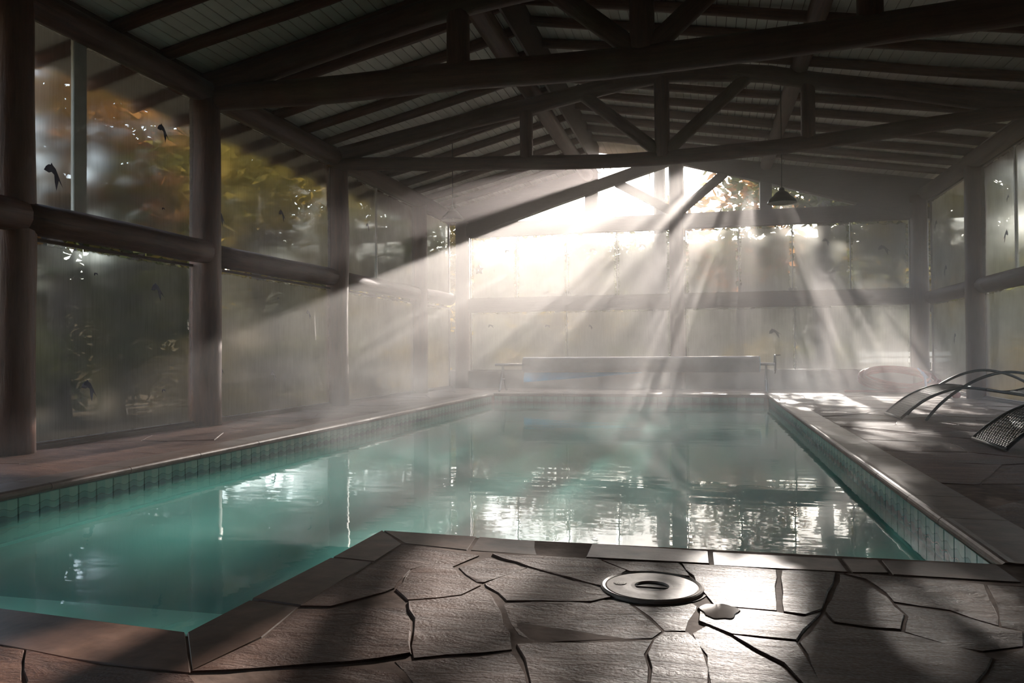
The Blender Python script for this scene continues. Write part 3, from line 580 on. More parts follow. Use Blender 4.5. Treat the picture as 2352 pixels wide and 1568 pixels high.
gable_win([(-0.40, 3.675), (1.127, 3.675), (1.127, gl(1.127)), (-0.40, gl(-0.40))]); gable_win([(1.357, 3.675), (2.96, 3.675), (1.357, gl(1.357))])
YA, YZ = YF-0.02, YF+0.06
mb = MB(); mb.prism([(XL-0.1, 3.66), (-4.07, 3.66), (-4.07, gl(-4.07)+0.1), (RIDGE, gl(RIDGE)+RT-0.02), (RIDGE, roof_left(RIDGE)+0.12), (XL-0.1, roof_left(XL-0.1)+0.12)], 'y', YA, YZ)
mb.prism([(-0.55, gl(-0.551)+RT-0.03), (2.97, gl(2.97)+0.1), (2.97, 3.66), (XR+0.1, 3.66), (XR+0.1, roof_right(XR+0.1)+0.12), (-0.55, roof_right(-0.55)+0.12)], 'y', YA, YZ)
mb.build('gable_boarding', M_board, wf)
# --- back wall (behind the camera)
mb = MB(); mb.box((XL-0.1, YB-0.12, -0.05), (XR+0.1, YB, 5.2)); struct(mb.build('wall_back', M_board))
# ------------------------------------------------------------------ roof
EL, ER = -6.62, 5.35
Y0, Y1 = YB-0.3, YF+0.75
mb = MB()
t0, t1 = 0.135, 0.235
mb.prism([(EL, roof_left(EL)+t0), (RIDGE-0.03, roof_left(RIDGE-0.03)+t0), (RIDGE-0.03, roof_left(RIDGE-0.03)+t1), (EL, roof_left(EL)+t1)], 'y', Y0, Y1)
mb.prism([(RIDGE-0.25, roof_right(RIDGE-0.25)+t0), (ER, roof_right(ER)+t0), (ER, roof_right(ER)+t1), (RIDGE-0.25, roof_right(RIDGE-0.25)+t1)], 'y', Y0, Y1)
ceiling = struct(mb.build('ceiling', M_roof))
W_ = 0.118
def planks(x0, x1, f, sgn):
    n = int((x1-x0)/W_)
    me = MB().box((-W_/2+0.003, YB-0.25, -0.012), (W_/2-0.003, YF+0.7, 0.004)).mesh('ceiling_plank', M_plank)
    ang = -math.atan(sgn)
    for i in range(n):
        x = x0+(i+0.5)*W_; o = link('ceiling_plank', me, ceiling, (x, 0, f(x)+t0-0.008+rnd.uniform(-.0015, .0015))); o.rotation_euler = (0, ang, 0)
planks(EL+0.02, RIDGE-0.03, roof_left, 0.234); planks(RIDGE-0.22, ER-0.02, roof_right, -0.170)
mb = MB(); mb.box((RIDGE-0.02, YB-0.2, roof_left(RIDGE)-0.02), (RIDGE+0.012, YF+0.1, roof_right(RIDGE)+0.14)); mb.build('ridge_board', M_board, ceiling)
ys = []; y = -0.9
while y < YF-0.25: ys.append(y); y += 0.735
for i, y in enumerate(ys):
    for s in (0, 1):
        if s == 0: a, b = (EL+0.05, roof_left(EL+0.05)), (RIDGE-0.02, roof_left(RIDGE))
        else: a, b = (ER-0.05, roof_right(ER-0.05)), (RIDGE-0.1, roof_right(RIDGE))
        jy = rnd.uniform(-.05, .05); jz = rnd.uniform(0.058, 0.066)
        mb = MB(); mb.ring_tube(log_pts((a[0], y+jy, a[1]+jz), (b[0], y+jy+rnd.uniform(-.04, .04), b[1]+jz), 9, 0.008, 0.03, 200+i*2+s), [0.066*rnd.uniform(0.94, 1.05)]*10, 9, wob=0.1, seed=i*2+s, flat=0.3)
        mb.build('rafter', M_rafter, ceiling, smooth=True)
def long_log(name, x, z, y0, y1, r, label, seed, cat='beam', bow=0.03):
    mb = MB(); mb.ring_tube(log_pts((0, y0, 0), (0, y1, 0), 22, bow, 0.03, seed), [r*rnd.uniform(.97, 1.04) for _ in range(23)], 14, wob=0.07, seed=seed)
    o = mb.build(name, M_log, smooth=True, loc=(x, 0, z)); tag(o, label, cat); return o
long_log('purlin_log', -2.42, 4.61, YB, YF+0.4, 0.125, 'long round roof log running beside the ridge', 301)
long_log('purlin_log', 1.25, 4.575, YB, YF-0.15, 0.115, 'long round roof log carrying the wide right roof slope', 302)
long_log('wall_plate_log', XL+0.10, 3.80, YB, YF, 0.13, 'dark eaves log along the top of the left glass wall', 303)
long_log('wall_plate_log', XR-0.10, 3.84, YB, YF, 0.13, 'dark eaves log along the top of the right glass wall', 304)
# ------------------------------------------------------------------ trusses
def spline(pts, n):
    out = []
    for i in range(n+1):
        t = i/n*(len(pts)-1); k = min(int(t), len(pts)-2); f = t-k
        p0, p1, p2, p3 = [Vector(pts[max(0, min(len(pts)-1, k+j))]) for j in (-1, 0, 1, 2)]
        out.append(0.5*((2*p1)+(p2-p0)*f+(2*p0-5*p1+4*p2-p3)*f*f+(3*p1-p0-3*p2+p3)*f*f*f))
    return out
def truss(name, label, y, tie, rt, left, right, rl, kx, kr, kz, queens, qr, braces, br, seed):
    t = thing(name, label, 'truss', (kx, y, tie[len(tie)//2][1]))
    ox, oz = kx, tie[len(tie)//2][1]
    def piece(nm, pts, r, n, k, m=M_log, flat=0.2):
        P3 = spline([(x-ox, 0, z-oz) for x, z in pts], n); mb = MB(); mb.ring_tube(P3, r, 16, wob=0.07, seed=seed+k, flat=flat); mb.build(nm, m, t, smooth=True)
    piece('tie_beam', tie, rt, 20, 1)
    piece('principal_rafter', left, rl, 12, 2); piece('principal_rafter', right, rl, 12, 3)
    piece('king_post', [(kx, kz[0]), (kx, (kz[0]+kz[1])/2), (kx, kz[1])], kr, 6, 4, M_post, 0.6)
    for i, (qx, z0, z1) in enumerate(queens): piece('queen_post', [(qx, z0), (qx, (z0+z1)/2), (qx, z1)], qr, 6, 5+i, M_post, 0.6)
    for i, (a, b) in enumerate(braces): piece('brace', [a, ((a[0]+b[0])/2, (a[1]+b[1])/2), b], br, 6, 8+i, M_log, 0.3)
    return t
truss('roof_truss', 'nearer log truss with the thick bowed tie beam overhead', 7.9,
    [(-5.62, 3.72), (-4.6, 3.70), (-3.83, 3.69), (-2.6, 3.705), (-.9, 3.69), (.96, 3.75), (2.27, 3.815), (3.3, 3.87), (4.4, 3.92)], 0.145,
    [(-5.55, 3.86), (-4.76, 4.0), (-2.8, 4.42), (-1.6, 4.58), (-.50, 4.66)], [(-.55, 4.66), (.7, 4.56), (2.0, 4.35), (3.2, 4.14), (4.45, 3.98)], 0.135,
    -.58, 0.125, (3.7, 4.72), [(-2.495, 3.7, 4.5), (1.525, 3.75, 4.45)], 0.112, [((-.62, 3.78), (-1.62, 4.62)), ((-.54, 3.76), (.38, 4.56))], 0.10, 400)
truss('roof_truss', 'middle log truss, its tie beam in front of the gable windows', 11.05,
    [(-5.62, 3.70), (-4.5, 3.64), (-3.84, 3.59), (-2.47, 3.525), (-1.45, 3.475), (-.55, 3.467), (1.26, 3.53), (2.89, 3.675), (3.6, 3.74), (4.4, 3.80)], 0.10,
    [(-5.55, 3.80), (-3.8, 4.12), (-2.45, 4.33), (-1.3, 4.53), (-.50, 4.63)], [(-.55, 4.63), (.67, 4.53), (1.38, 4.37), (2.64, 4.11), (3.6, 3.90), (4.4, 3.84)], 0.115,
    -.545, 0.105, (3.47, 4.68), [(-2.47, 3.52, 4.4), (1.36, 3.53, 4.4)], 0.092, [((-.60, 3.56), (-1.75, 4.52)), ((-.48, 3.56), (.70, 4.58))], 0.088, 430)
# ------------------------------------------------------------------ things on the deck
# skimmer lid
M_lid = simple('grey_plastic', (0.30, 0.22, 0.18), 0.45, var=0.25, scale=22, bump=0.15)
M_lidrim = simple('pale_plastic', (0.50, 0.42, 0.37), 0.4, var=0.1)
M_dark = simple('black_parts_hole_shade', (0.012, 0.008, 0.007), 0.6)  # near-black: collar and cord colour, and the shade painted in the lid hole
lid = thing('skimmer_lid', 'round plastic skimmer lid with oval hole, set in the slate', 'lid', (-0.183, 2.715, 0.0))
MB().lathe([(0.130, -0.02), (0.158, 0.004), (0.166, 0.007), (0.172, 0.004), (0.175, -0.02)], 48).build('rim', M_lidrim, lid)
MB().lathe([(0.0, -0.022), (0.182, -0.022), (0.186, -0.002), (0.176, -0.004), (0.174, -0.02)], 48).build('collar', M_dark, lid)
MB().lathe([(0.054, -0.004), (0.058, 0.004), (0.070, 0.0035), (0.100, 0.0045), (0.152, 0.0045), (0.160, 0.001)], 48).build('cover_disc', M_lid, lid)
disc = lid.children[-1]
MB().lathe([(0.0, -0.002), (0.0575, -0.002), (0.058, -0.004)], 32).build('grip_hole_shade', M_dark, disc)  # flat dark disc painted as the shade inside the hole
MB().box((-0.055, -0.002, -0.003), (0.055, 0.002, 0.001)).build('grip_bar', M_lid, disc)
mb = MB(); mb.lathe([(0.0, 0.0065), (0.020, 0.0062), (0.023, 0.004)], 20, (-0.108, 0.005, 0))
for k in range(5): mb.box((-0.122+k*0.006, -0.008, 0.006), (-0.120+k*0.006, 0.018, 0.0075))
mb.build('maker_badge', M_lidrim, disc)
M_puddle = simple('puddle_film', (0.05, 0.035, 0.03), 0.04)
mb = MB(); pp = [(0.060*math.cos(a)*(1+.14*math.sin(3*a)+.06*math.sin(7*a)), 0.085*math.sin(a)*(1+.12*math.cos(2*a)+.07*math.sin(6*a))) for a in [k*math.pi/20 for k in range(40)]]
n = 40; mb.v = [(x, y, -.003) for x, y in pp]+[(x*.9, y*.9, .0035) for x, y in pp]; mb.face([n+k for k in range(n)]); mb.face([k for k in reversed(range(n))])
for k in range(n): mb.face([k, (k+1) % n, n+(k+1) % n, n+k])
pud = mb.build('puddle', M_puddle, loc=(0.035, 2.50, 0.0)); tag(pud, 'small still puddle on the slate beside the skimmer lid', 'puddle')
# loungers
M_rattan = simple('black_rattan', (0.018, 0.017, 0.018), 0.22, var=0.3, scale=40, spec=0.7)
M_tubeblk = simple('black_tube', (0.014, 0.013, 0.013), 0.35, var=0.2, spec=0.6)
BED = [(0, .02), (.10, .115), (.26, .235), (.45, .325), (.62, .365), (.82, .355), (1.05, .315), (1.3, .285), (1.52, .33), (1.72, .44), (1.92, .60), (2.08, .74)]
def make_lounger(label):
    t = thing('rattan_lounger', label, 'lounger', group='woven loungers on the right deck')
    P3 = spline([(x, 0, z) for x, z in BED], 66); w = 0.385
    for s in (-1, 1):
        mb = MB(); mb.ring_tube([p+Vector((0, s*w, 0)) for p in P3], 0.017, 8); mb.build('side_rail', M_tubeblk, t, smooth=True)
    mb = MB(); mb.ring_tube([(P3[0].x, -w, P3[0].z), (P3[0].x, w, P3[0].z)], 0.017, 8); mb.build('foot_rail', simple('worn_tube', (0.16, 0.14, 0.13), 0.3), t, smooth=True)
    mb = MB(); mb.ring_tube([(P3[-1].x, -w, P3[-1].z), (P3[-1].x, w, P3[-1].z)], 0.017, 8); mb.build('head_rail', M_tubeblk, t, smooth=True)
    # woven seat: cross strands with raised weft humps, staggered row by row
    mb = MB(); nl, nw = 64, 15; Q = spline([(x, 0, z) for x, z in BED], nl)
    for i in range(nl):
        a, b = Q[i], Q[i+1]; d = (b-a); nrm = Vector((-d.z, 0, d.x)).normalized(); L = d.length
        if nrm.z < 0: nrm = -nrm
        ex = d.normalized(); c = (a+b)/2
        g = L*0.36; n0 = len(mb.v)                       # strand across the seat
        for yy in (-w, w):
            for e, h in ((-g, -.003), (g, -.003), (g, .001), (-g, .001)): mb.v.append(tuple(c+ex*e+nrm*h+Vector((0, yy, 0))))
        for q in ((0,1,5,4), (1,2,6,5), (2,3,7,6), (3,0,4,7)): mb.face([n0+k for k in q])
        for j in range(nw):
            yc = -w+(j+0.5+(0.25 if i % 2 else -0.25))*2*w/nw; hw = w/nw*0.62; hl = L*0.42; n0 = len(mb.v)
            for ey, eh in ((-hw, -.001), (-hw*.5, .006), (hw*.5, .006), (hw, -.001)):
                for e in (-hl, hl): mb.v.append(tuple(c+ex*e+nrm*eh+Vector((0, yc+ey, 0))))
            for k in range(3): mb.face([n0+2*k, n0+2*k+1, n0+2*k+3, n0+2*k+2])
    o = mb.build('woven_seat', M_rattan, t); o['kind'] = 'stuff'
    H = [(.245, .0), (.40, .175), (.62, .355), (.86, .480), (1.10, .525), (1.36, .470), (1.60, .335), (1.80, .15), (1.90, .0)]
    for s in (-1, 1):
        mb = MB(); mb.ring_tube(spline([(x, s*(w+0.03), z+0.016*(1 if 0 < i < len(H)-1 else 0)) for i, (x, z) in enumerate(H)], 36), 0.0165, 8); mb.build('arm_hoop', M_tubeblk, t, smooth=True)
    for x, z in ((.86, .35), (1.36, .29)):
        mb = MB(); mb.ring_tube([(x, -w-0.03, z), (x, w+0.03, z)], 0.012, 8); mb.build('cross_bar', M_tubeblk, t, smooth=True)
    return t
L1 = make_lounger('farther black woven lounger, foot toward the pool, hoops in full view'); L1.location = (2.135, 10.04, 0)
L2 = copy_tree(L1); L2.location = (2.25, 7.21, 0); L2['label'] = 'nearer black woven lounger, cut off by the right frame edge'
# hose coil
M_hose = simple('faded_red_hose', (0.46, 0.085, 0.085), 0.4, var=0.15, scale=6)
M_blue = simple('blue_strap', (0.10, 0.20, 0.48), 0.5)
hose = thing('vacuum_hose', 'faded red pool hose coiled on the deck by the far right corner', 'hose', (3.50, 15.95, 0))
pts = []
for k in range(0, 6*26+1):
    a = k/26*2*math.pi; lo = int(k/26); f = k/26-lo
    def par(q): r_ = random.Random(q*13+5); return r_.uniform(-.10, .10), r_.uniform(.52, .72), r_.uniform(.24, .36), r_.uniform(-.07, .09), r_.uniform(-.12, .12)
    A, B2 = par(lo), par(lo+1); q = [u*(1-f)+v*f for u, v in zip(A, B2)]
    x, y = q[1]*math.cos(a), q[2]*math.sin(a)
    pts.append((x+q[0], y*math.cos(q[4])+x*math.sin(q[4]), max(0.026, 0.026+0.024*(k/26)+q[3]*math.cos(a)*(0.3+0.25*k/26))))
mb = MB(); mb.ring_tube(pts, 0.025, 8); coil = mb.build('coil', M_hose, hose, smooth=True); coil.rotation_euler = (0.62, 0.05, 0); coil.location = (0, 0.12, 0.17)
mb = MB(); mb.ring_tube(spline([(.62, 0, .026), (.3, -.40, .03), (-.3, -.34, .03), (-.8, -.30, .026), (-1.0, -.36, .026)], 30), 0.025, 8); mb.build('loose_end', M_hose, hose, smooth=True)
mb = MB(); mb.ring_tube(spline([(.38, -.37, .02), (.40, -.36, .12), (.42, -.05, .21), (.38, .28, .14)], 18), 0.018, 6); mb.build('strap', M_blue, coil, smooth=True)
vh = thing('pool_brush', 'purple pool vacuum head leaning on the hose coil', 'pool tool', (4.02, 16.05, 0))
MB().prism([(-.20, .0), (.20, .0), (.16, .10), (-.16, .10)], 'y', -.06, .06).build('body', simple('purple_plastic', (0.13, 0.07, 0.28), 0.4), vh)
mb = MB(); mb.ring_tube([(0, 0, .1), (.02, 0, .22), (-.10, 0, .36)], 0.028, 8); mb.build('neck', M_blue, vh, smooth=True)
mb = MB(); mb.lathe([(0.0, .0), (.05, .012), (.068, .05), (.06, .09), (.035, .112), (.0, .118)], 16); fl = mb.build('float_ball', simple('red_plastic', (0.42, 0.025, 0.035), 0.3), smooth=True, loc=(3.90, 13.95, 0)); tag(fl, 'small red float lying behind the farther lounger', 'float')
# cover reel
M_cover = simple('grey_cover', (0.22, 0.25, 0.30), 0.35, var=0.12, scale=12, bump=0.1)
M_steel = simple('steel_tube', (0.45, 0.45, 0.46), 0.3, metal=0.9)
def sheet_blue():
    m, nt, out, N, Lk = mat('blue_bubble_sheet'); a = N('BsdfTranslucent', Color=(0.06, 0.66, 0.95, 1)); b = N('BsdfDiffuse', Color=(0.04, 0.50, 0.80, 1)); x = N('MixShader', Fac=0.35)
    Lk(a.outputs[0], x.inputs[1]); Lk(b.outputs[0], x.inputs[2]); Lk(x.outputs[0], out.inputs[0]); return m
M_sheet = sheet_blue()
reel = thing('cover_reel', 'long pool cover rolled on a reel below the far windows', 'cover reel', (-1.3, 15.6, 0))
mb = MB(); n = 40; prof = []
for i in range(n+1):
    a = i/n*2*math.pi; prof.append((0.152+0.006*i/n, a))
V = []
for x in (-2.28, 2.30):
    for r, a in prof: V.append((x, r*math.cos(a), 0.535+r*math.sin(a)))
mb.v = V; m_ = n+1
for i in range(n): mb.face([i, i+1, m_+i+1, m_+i])
mb.face(list(range(n))); mb.face([m_+i for i in reversed(range(n))]); roll = mb.build('rolled_cover', M_cover, reel, smooth=False)
mb = MB()
for k in range(5):
    r = 0.14-0.025*k; mb.ring_tube([(2.302, r*math.cos(a), .535+r*math.sin(a)) for a in [j*math.pi/12 for j in range(25)]], 0.007, 5)
mb.build('sheet_edge', M_sheet, roll)
mb = MB(); F = 14; b0 = 0
for i in range(F+1):
    t = i/F; x = -2.26+t*2.35; drop = 0.19*(1-t)**0.9+0.01
    for k in range(5):
        q = k/4; mb.v.append((x, -0.02-0.10*math.sin(q*2.2)*(1-t*0.6), 0.385-drop*q))
for i in range(F):
    for k in range(4): a = i*5+k; mb.face([a, a+1, a+6, a+5])
o = mb.build('hanging_flap', M_sheet, roll, smooth=True); md = o.modifiers.new('thick', 'SOLIDIFY'); md.thickness = 0.006
for s in (-1, 1):
    x = 2.42 if s > 0 else -2.72
    mb = MB(); mb.ring_tube([(s*2.28, 0, .535), (x+s*0.16, 0, .535)], 0.028, 10); axle = mb.build('axle', M_steel, reel, smooth=True)
    mb = MB(); mb.ring_tube([(x, -.30, 0.02), (x, -.26, .03), (x, 0, .50), (x, .26, .03), (x, .30, 0.02)], 0.022, 8); mb.ring_tube([(x, -.16, .24), (x, .16, .24)], 0.016, 8); mb.build('stand', M_steel, reel, smooth=True)
mb = MB(); mb.ring_tube([(2.58, .17*math.cos(a), .535+.17*math.sin(a)) for a in [j*math.pi/14 for j in range(29)]], 0.014, 6, cap=False)
for a in (0, math.pi/3, 2*math.pi/3): mb.ring_tube([(2.58, -.17*math.cos(a), .535-.17*math.sin(a)), (2.58, .17*math.cos(a), .535+.17*math.sin(a))], 0.009, 6)
mb.ring_tube([(2.58, 0, .70), (2.68, 0, .70)], 0.014, 6); mb.build('hand_wheel', simple('dark_wheel', (0.05, 0.05, 0.055), 0.4), axle, smooth=True)
# lamps
M_shade = simple('dark_enamel', (0.045, 0.042, 0.040), 0.35); M_white = simple('white_enamel', (0.72, 0.70, 0.66), 0.4)
def make_lamp(label, x, y, z, top):
    t = thing('pendant_lamp', label, 'lamp', (x, y, z), group='bell pendant lamps')
    MB().lathe([(.195, 0), (.190, .02), (.165, .06), (.115, .10), (.098, .125), (.075, .150), (.045, .165), (.038, .17), (.036, .20), (.020, .215), (.006, .218)], 28).build('shade', M_shade, t, smooth=True); sh = t.children[-1]
    MB().lathe([(.193, .002), (.186, .018), (.160, .057), (.110, .096), (.0, .12)], 28).build('liner', M_white, sh, smooth=True)
    MB().lathe([(.0, .005), (.022, .012), (.032, .04), (.020, .075), (.016, .10)], 14).build('bulb', M_white, t, smooth=True)
    mb = MB(); mb.ring_tube([(0, 0, .215), (0, 0, top-z)], 0.006, 6); mb.build('cord', M_dark, t)
make_lamp('bell lamp seen from below against the dark left roof slope', -4.0, 12.3, 2.965, roof_left(-4.0)+0.1)
make_lamp('bell lamp silhouetted against the right gable windows', 1.055, 11.45, 2.83, roof_right(1.055)+0.1)
# star ornament
mb = MB(); S_ = []
for k in range(40):
    a = math.pi/2+k*math.pi/20; m5 = (k % 8)/8.0; tri = abs(m5*2-1); r = 0.062+0.050*tri**1.3
    S_.append((r*math.cos(a), r*math.sin(a)))
n = 40
for d in (-.015, .015):
    for x, z in S_: mb.v.append((x, d, z))
    for k in range(n): a = math.pi/2+k*math.pi/20; mb.v.append((.022*math.cos(a), d, .022*math.sin(a)))
for k in range(n):
    j = (k+1) % n; mb.face([k, j, n+j, n+k]); mb.face([2*n+k, 3*n+k, 3*n+j, 2*n+j]); mb.face([k, 2*n+k, 2*n+j, j]); mb.face([n+k, n+j, 3*n+j, 3*n+k])
star = thing('star_ornament', 'white star with a round hole hanging in the far left window', 'ornament', (-4.86, YF-0.07, 2.625))
mb.build('star', M_white, star); mb = MB(); mb.ring_tube([(0, 0, .11), (0, 0, .74)], 0.003, 5); mb.build('thread', M_white, star)
# ------------------------------------------------------------------ outside
M_ground = simple('garden_soil', (0.100, 0.076, 0.048), 1.0, var=0.4, scale=1.2, spec=0.0)
g = MB().box((-60, -40, -0.5), (60, 80, -0.32)).build('ground', M_ground); struct(g)
def hill(name, pts, label):
    M_h = simple(name+'_scrub', (0.060, 0.046, 0.024), 1.0, var=0.6, scale=0.5, spec=0.0)
    mb = MB(); nu = len(pts[0]); 
    for row in pts: mb.v += row
    for i in range(len(pts)-1):
        for j in range(nu-1): a = i*nu+j; mb.face([a, a+1, a+nu+1, a+nu])
    o = mb.build(name, M_h, smooth=False); struct(o); return o
hill('hill', [[(-15-6*k-1.5*mnoise.noise((j*.7, k, 0)), -15+j*3.2, -0.4+(0, 1.6, 2.8, 4.4, 5.6)[k]+0.8*mnoise.noise((j*.9, k*.8, 4))*(k > 0)) for j in range(22)] for k in range(5)], '')
hill('hill', [[(-45+j*4.5, 34+9*k+2*mnoise.noise((j*.7, k, 9)), -0.4+(0, 3.0, 6.0, 9.0)[k]+1.8*mnoise.noise((j*.9, k*.8, 14))*(k > 0)) for j in range(22)] for k in range(4)], '')
hill('hill', [[(13+6*k+1.5*mnoise.noise((j*.7, k, 20)), -15+j*3.2, -0.4+(0, 1.6, 2.4, 3.0)[k]+0.8*mnoise.noise((j*.9, k*.8, 24))*(k > 0)) for j in range(22)] for k in range(4)], '')
M_bark = wood('bark', (0.03, 0.022, 0.016), (0.10, 0.075, 0.055), rough=0.8)
def leafmat(name, c1, c2):
    m, nt, out, N, Lk = mat(name); oi = N('ObjectInfo'); gp = N('NewGeometry'); nz = N('TexNoise', Scale=1.1, Detail=3.0); Lk(gp.outputs['Position'], nz.inputs['Vector'])
    r = ramp(N, [(0.35, c1), (0.65, c2)]); Lk(nz.outputs['Fac'], r.inputs[0])
    d = N('BsdfDiffuse'); t = N('BsdfTranslucent'); x = N('MixShader', Fac=0.45); Lk(r.outputs[0], d.inputs[0]); Lk(r.outputs[0], t.inputs[0]); Lk(d.outputs[0], x.inputs[1]); Lk(t.outputs[0], x.inputs[2]); Lk(x.outputs[0], out.inputs[0]); return m
LEAF = [leafmat('olive_leaves', (0.10, 0.085, 0.018), (0.27, 0.185, 0.04)), leafmat('green_leaves', (0.050, 0.060, 0.020), (0.13, 0.125, 0.038)), leafmat('rust_leaves', (0.14, 0.055, 0.022), (0.32, 0.17, 0.05))]
def crown_mesh(seed, rx, rz, n, size, m, holes=0.0):
    r_ = random.Random(seed); mb = MB(); blobs = []
    for _ in range(11):
        a = r_.uniform(0, 6.283); q = r_.random()**0.5
        blobs.append((Vector((rx*q*math.cos(a)*.8, rx*q*math.sin(a)*.8, r_.uniform(-.7, .8)*rz)), r_.uniform(.30, .55)*rx))
    for i in range(n):
        c, br = r_.choice(blobs); d = Vector((r_.gauss(0, 1), r_.gauss(0, 1), r_.gauss(0, 1))).normalized()*br*r_.random()**0.4
        p = c+d; e1 = Vector((r_.gauss(0, 1), r_.gauss(0, 1), r_.gauss(0, .5))).normalized(); e2 = e1.cross(Vector((r_.gauss(0, 1), r_.gauss(0, 1), r_.gauss(0, 1)))).normalized()
        s = size*r_.uniform(.6, 1.3); b = len(mb.v)
        mb.v += [tuple(p-e1*s), tuple(p+e2*s*.38), tuple(p+e1*s), tuple(p-e2*s*.38)]; mb.face([b, b+1, b+2, b+3])
    me = bpy.data.meshes.new('crown'); me.from_pydata(mb.v, [], mb.f); me.materials.append(m); return me
CROWNS = [crown_mesh(5, 2.6, 1.9, 2700, .19, LEAF[0]), crown_mesh(6, 2.4, 2.1, 3800, .17, LEAF[1]), crown_mesh(7, 2.2, 1.7, 1000, .19, LEAF[2])]
def trunk_mesh(h, r, seed):
    r_ = random.Random(seed); mb = MB(); mb.ring_tube(log_pts((0, 0, 0), (r_.uniform(-.3, .3), r_.uniform(-.3, .3), h), 8, 0, .15, seed), [r*(1.25-0.7*i/8) for i in range(9)], 9, wob=.15, seed=seed)
    for k in range(4):
        a = r_.uniform(0, 6.28); z = h*r_.uniform(.45, .85); mb.ring_tube(log_pts((0, 0, z), (1.5*math.cos(a), 1.5*math.sin(a), z+r_.uniform(.5, 1.3)), 4, 0, .1, seed+k), [r*.5, r*.42, r*.35, r*.25, r*.15], 6)
    return mb.mesh('trunk', M_bark, True)
TRUNKS = [trunk_mesh(4.6, .17, 1), trunk_mesh(5.2, .22, 2), trunk_mesh(4.0, .13, 3)]
def tree(x, y, kind, s, rot, label, crown_z=None):
    t = thing('tree', label, 'tree', (x, y, -0.32), rot, 'trees outside the glass walls'); t.scale = (s, s, s)
    link('trunk', TRUNKS[kind], t); c = link('crown', CROWNS[kind], t, (0, 0, crown_z if crown_z is not None else 4.4)); c['kind'] = 'stuff'
def bush(x, y, s, kind, rot, label):
    o = link('bush', CROWNS[kind], None, (x, y, 0.25*s)); o.scale = (s*.55, s*.55, s*.42); o.rotation_euler = (0, 0, rot); tag(o, label, 'bush', 'bushes outside the glass walls')
for x, y, k, s, rot, lab in [
    (-9.4, 9.9, 2, 1.0, .4, 'rust-leaved tree behind the white mullion of the nearest left bay'), (-10.6, 6.3, 2, 1.05, 2.0, 'rust-leaved tree outside, hidden behind the darkest left post'),
    (-10.8, 12.6, 0, 1.15, 1.1, 'olive tree behind the upper glass left of the tallest post'), (-9.8, 15.8, 0, 1.0, 3.0, 'yellow-olive tree filling the upper glass right of the tallest post'),
    (-15.5, 21.0, 2, 1.3, 5.0, 'tall rust tree standing behind the yellow-olive one, left side'), (-12.8, 18.6, 0, 1.2, .9, 'olive tree behind the glass of the pendant lamp reflection bay'),
    (-11.5, 3.0, 1, 1.1, 4.0, 'green tree beside the camera outside the left wall'), (-11.6, 21.8, 0, 1.25, 2.2, 'olive tree behind the hazy left bay nearest the far corner'), (-8.8, 19.6, 1, .8, .3, 'small green tree low behind the hazy third left bay'),
    (8.3, 9.0, 1, 1.05, .4, 'green tree behind the nearer lounger, outside right wall'), (10.2, 13.0, 1, 1.1, 2.4, 'green tree behind the farther lounger, outside right wall'), (9.0, 17.8, 0, 1.0, 3.4, 'olive tree behind the right-wall post by the loungers'), (8.6, 4.5, 1, 1.1, 1.0, 'green tree outside the right bays closed by added boards'),
    (3.0, 21.6, 1, 1.05, .7, 'green tree whose leaves fill the gable windows right of centre post'), (5.4, 20.8, 0, .95, 2.8, 'olive tree behind the bell lamp in the right gable'), (6.8, 21.8, 1, .9, 4.4, 'green tree outside behind the far right corner post'),
    (-7.6, 22.6, 0, .9, 1.9, 'olive tree outside behind the far left corner post'), (1.2, 27.0, 2, 1.2, 5.1, 'rust tree showing low in the gable just right of centre post'), (-4.4, 25.0, 0, .76, 1.3, 'small olive tree behind the star ornament window'), (-1.9, 27.6, 1, .80, .2, 'small green tree behind the far windows left of centre post')]:
    tree(x, y, k, s, rot, lab)
tree(-10.4, 10.7, 1, .9, 2.2, 'low-crowned green tree behind the lower glass of the nearest left bay', 2.0)
for x, y, s, k, lab in [(-9.2, 7.6, 1.0, 1, 'low bush behind the biggest lower bird decal, left wall'), (-9.6, 12.8, .95, 0, 'olive bush low behind the second left bay'), (-9.0, 15.6, .9, 1, 'green bush low behind the second left post gap'),
        (-9.8, 19.2, 1.0, 1, 'green bush low behind the third left bay'), (-8.8, 22.4, .9, 0, 'olive bush low behind the far left corner'),
        (7.4, 10.0, .9, 1, 'green bush outside right wall behind the nearer lounger'), (8.0, 14.2, .95, 1, 'green bush outside right wall behind the farther lounger'), (7.6, 18.4, .9, 0, 'olive bush outside right wall beyond the red float'), 
        (-4.8, 22.0, .8, 0, 'olive bush behind the left end of the cover reel'), (-1.8, 22.8, .75, 1, 'green bush behind the middle of the cover reel'), (1.4, 23.4, .85, 0, 'olive bush behind the reel hand wheel'), (3.0, 23.6, .8, 1, 'green bush behind the lower far window above the hose')]:
    bush(x, y, s, k, x*3.1, lab)

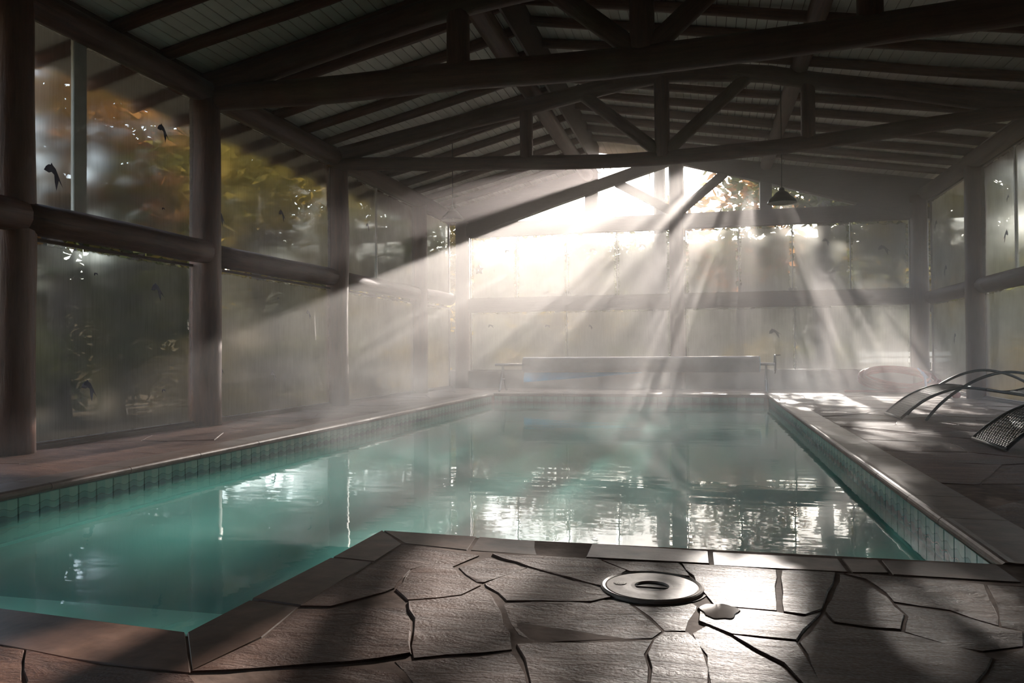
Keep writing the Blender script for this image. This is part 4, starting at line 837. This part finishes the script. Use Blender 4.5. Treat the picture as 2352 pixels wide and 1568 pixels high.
# palm beyond the gable
palm = thing('palm_tree', 'palm whose drooping fronds hang beside the gable centre post', 'palm', (-1.2, 21.0, -0.32))
mb = MB(); mb.ring_tube(log_pts((0, 0, 0), (.1, .1, 7.4), 8, 0, .1, 77), [.2-.008*i for i in range(9)], 9); mb.build('trunk', M_bark, palm, smooth=True)
for k in range(13):
    a = k*2.4; mb = MB(); L = 2.3; n = 14; P3 = []
    dr = rnd.uniform(1.3, 2.3)
    for i in range(n+1):
        q = i/n; P3.append(Vector((math.cos(a)*L*q*(1-.35*q), math.sin(a)*L*q*(1-.35*q), .7*q-dr*q*q)))
    for i in range(n):
        d = (P3[i+1]-P3[i]).normalized(); sd_ = d.cross(Vector((0, 0, 1))).normalized()
        for s in (-1, 1):
            for f in (0.2, 0.7):
                b0 = P3[i].lerp(P3[i+1], f); tip = b0+sd_*s*.40*(1-.6*i/n)+d*.25-Vector((0, 0, .30)); b = len(mb.v)
                mb.v += [tuple(b0-d*.016), tuple(b0+d*.016), tuple(tip)]; mb.face([b, b+1, b+2])
    mb.ring_tube(P3, .018, 5); f_ = mb.build('frond', LEAF[1], palm, loc=(.1, .1, 7.3))
# white bench outside the far right corner
bench = thing('garden_bench', 'pale slatted bench outside the far right corner', 'bench', (4.6, 20.2, -0.32))
M_pale = simple('pale_paint', (0.75, 0.73, 0.68), 0.5)
for z in (.80, .95): MB().box((-1.0, .18, z), (1.0, .21, z+.10)).build('back_slat', M_pale, bench)
for y in (-.2, -.05, .10): MB().box((-1.0, y, .55), (1.0, y+.11, .58)).build('seat_slat', M_pale, bench)
for x in (-.85, .85): MB().box((x-.04, -.2, 0), (x+.04, .21, .55)).build('leg', M_pale, bench)
# ------------------------------------------------------------------ mist
mist = MB().box((XL+0.02, YB+0.05, WATER+0.012), (XR-0.02, YF-0.12, 5.05)).build('mist', mist_material(MIST_D, MIST_G)); mist['kind'] = 'stuff'; tag(mist, 'thin warm mist filling the pool hall', 'mist')
steam = MB().box((0, 0, 0), (PR-PL+1.6, PF-PN+2.6, 1.0)).build('steam', steam_material(STEAM_D, MIST_G), loc=(PL-0.8, PN-0.6, WATER+0.014)); steam['kind'] = 'stuff'; tag(steam, 'drifting steam wisps low over the pool water', 'steam')
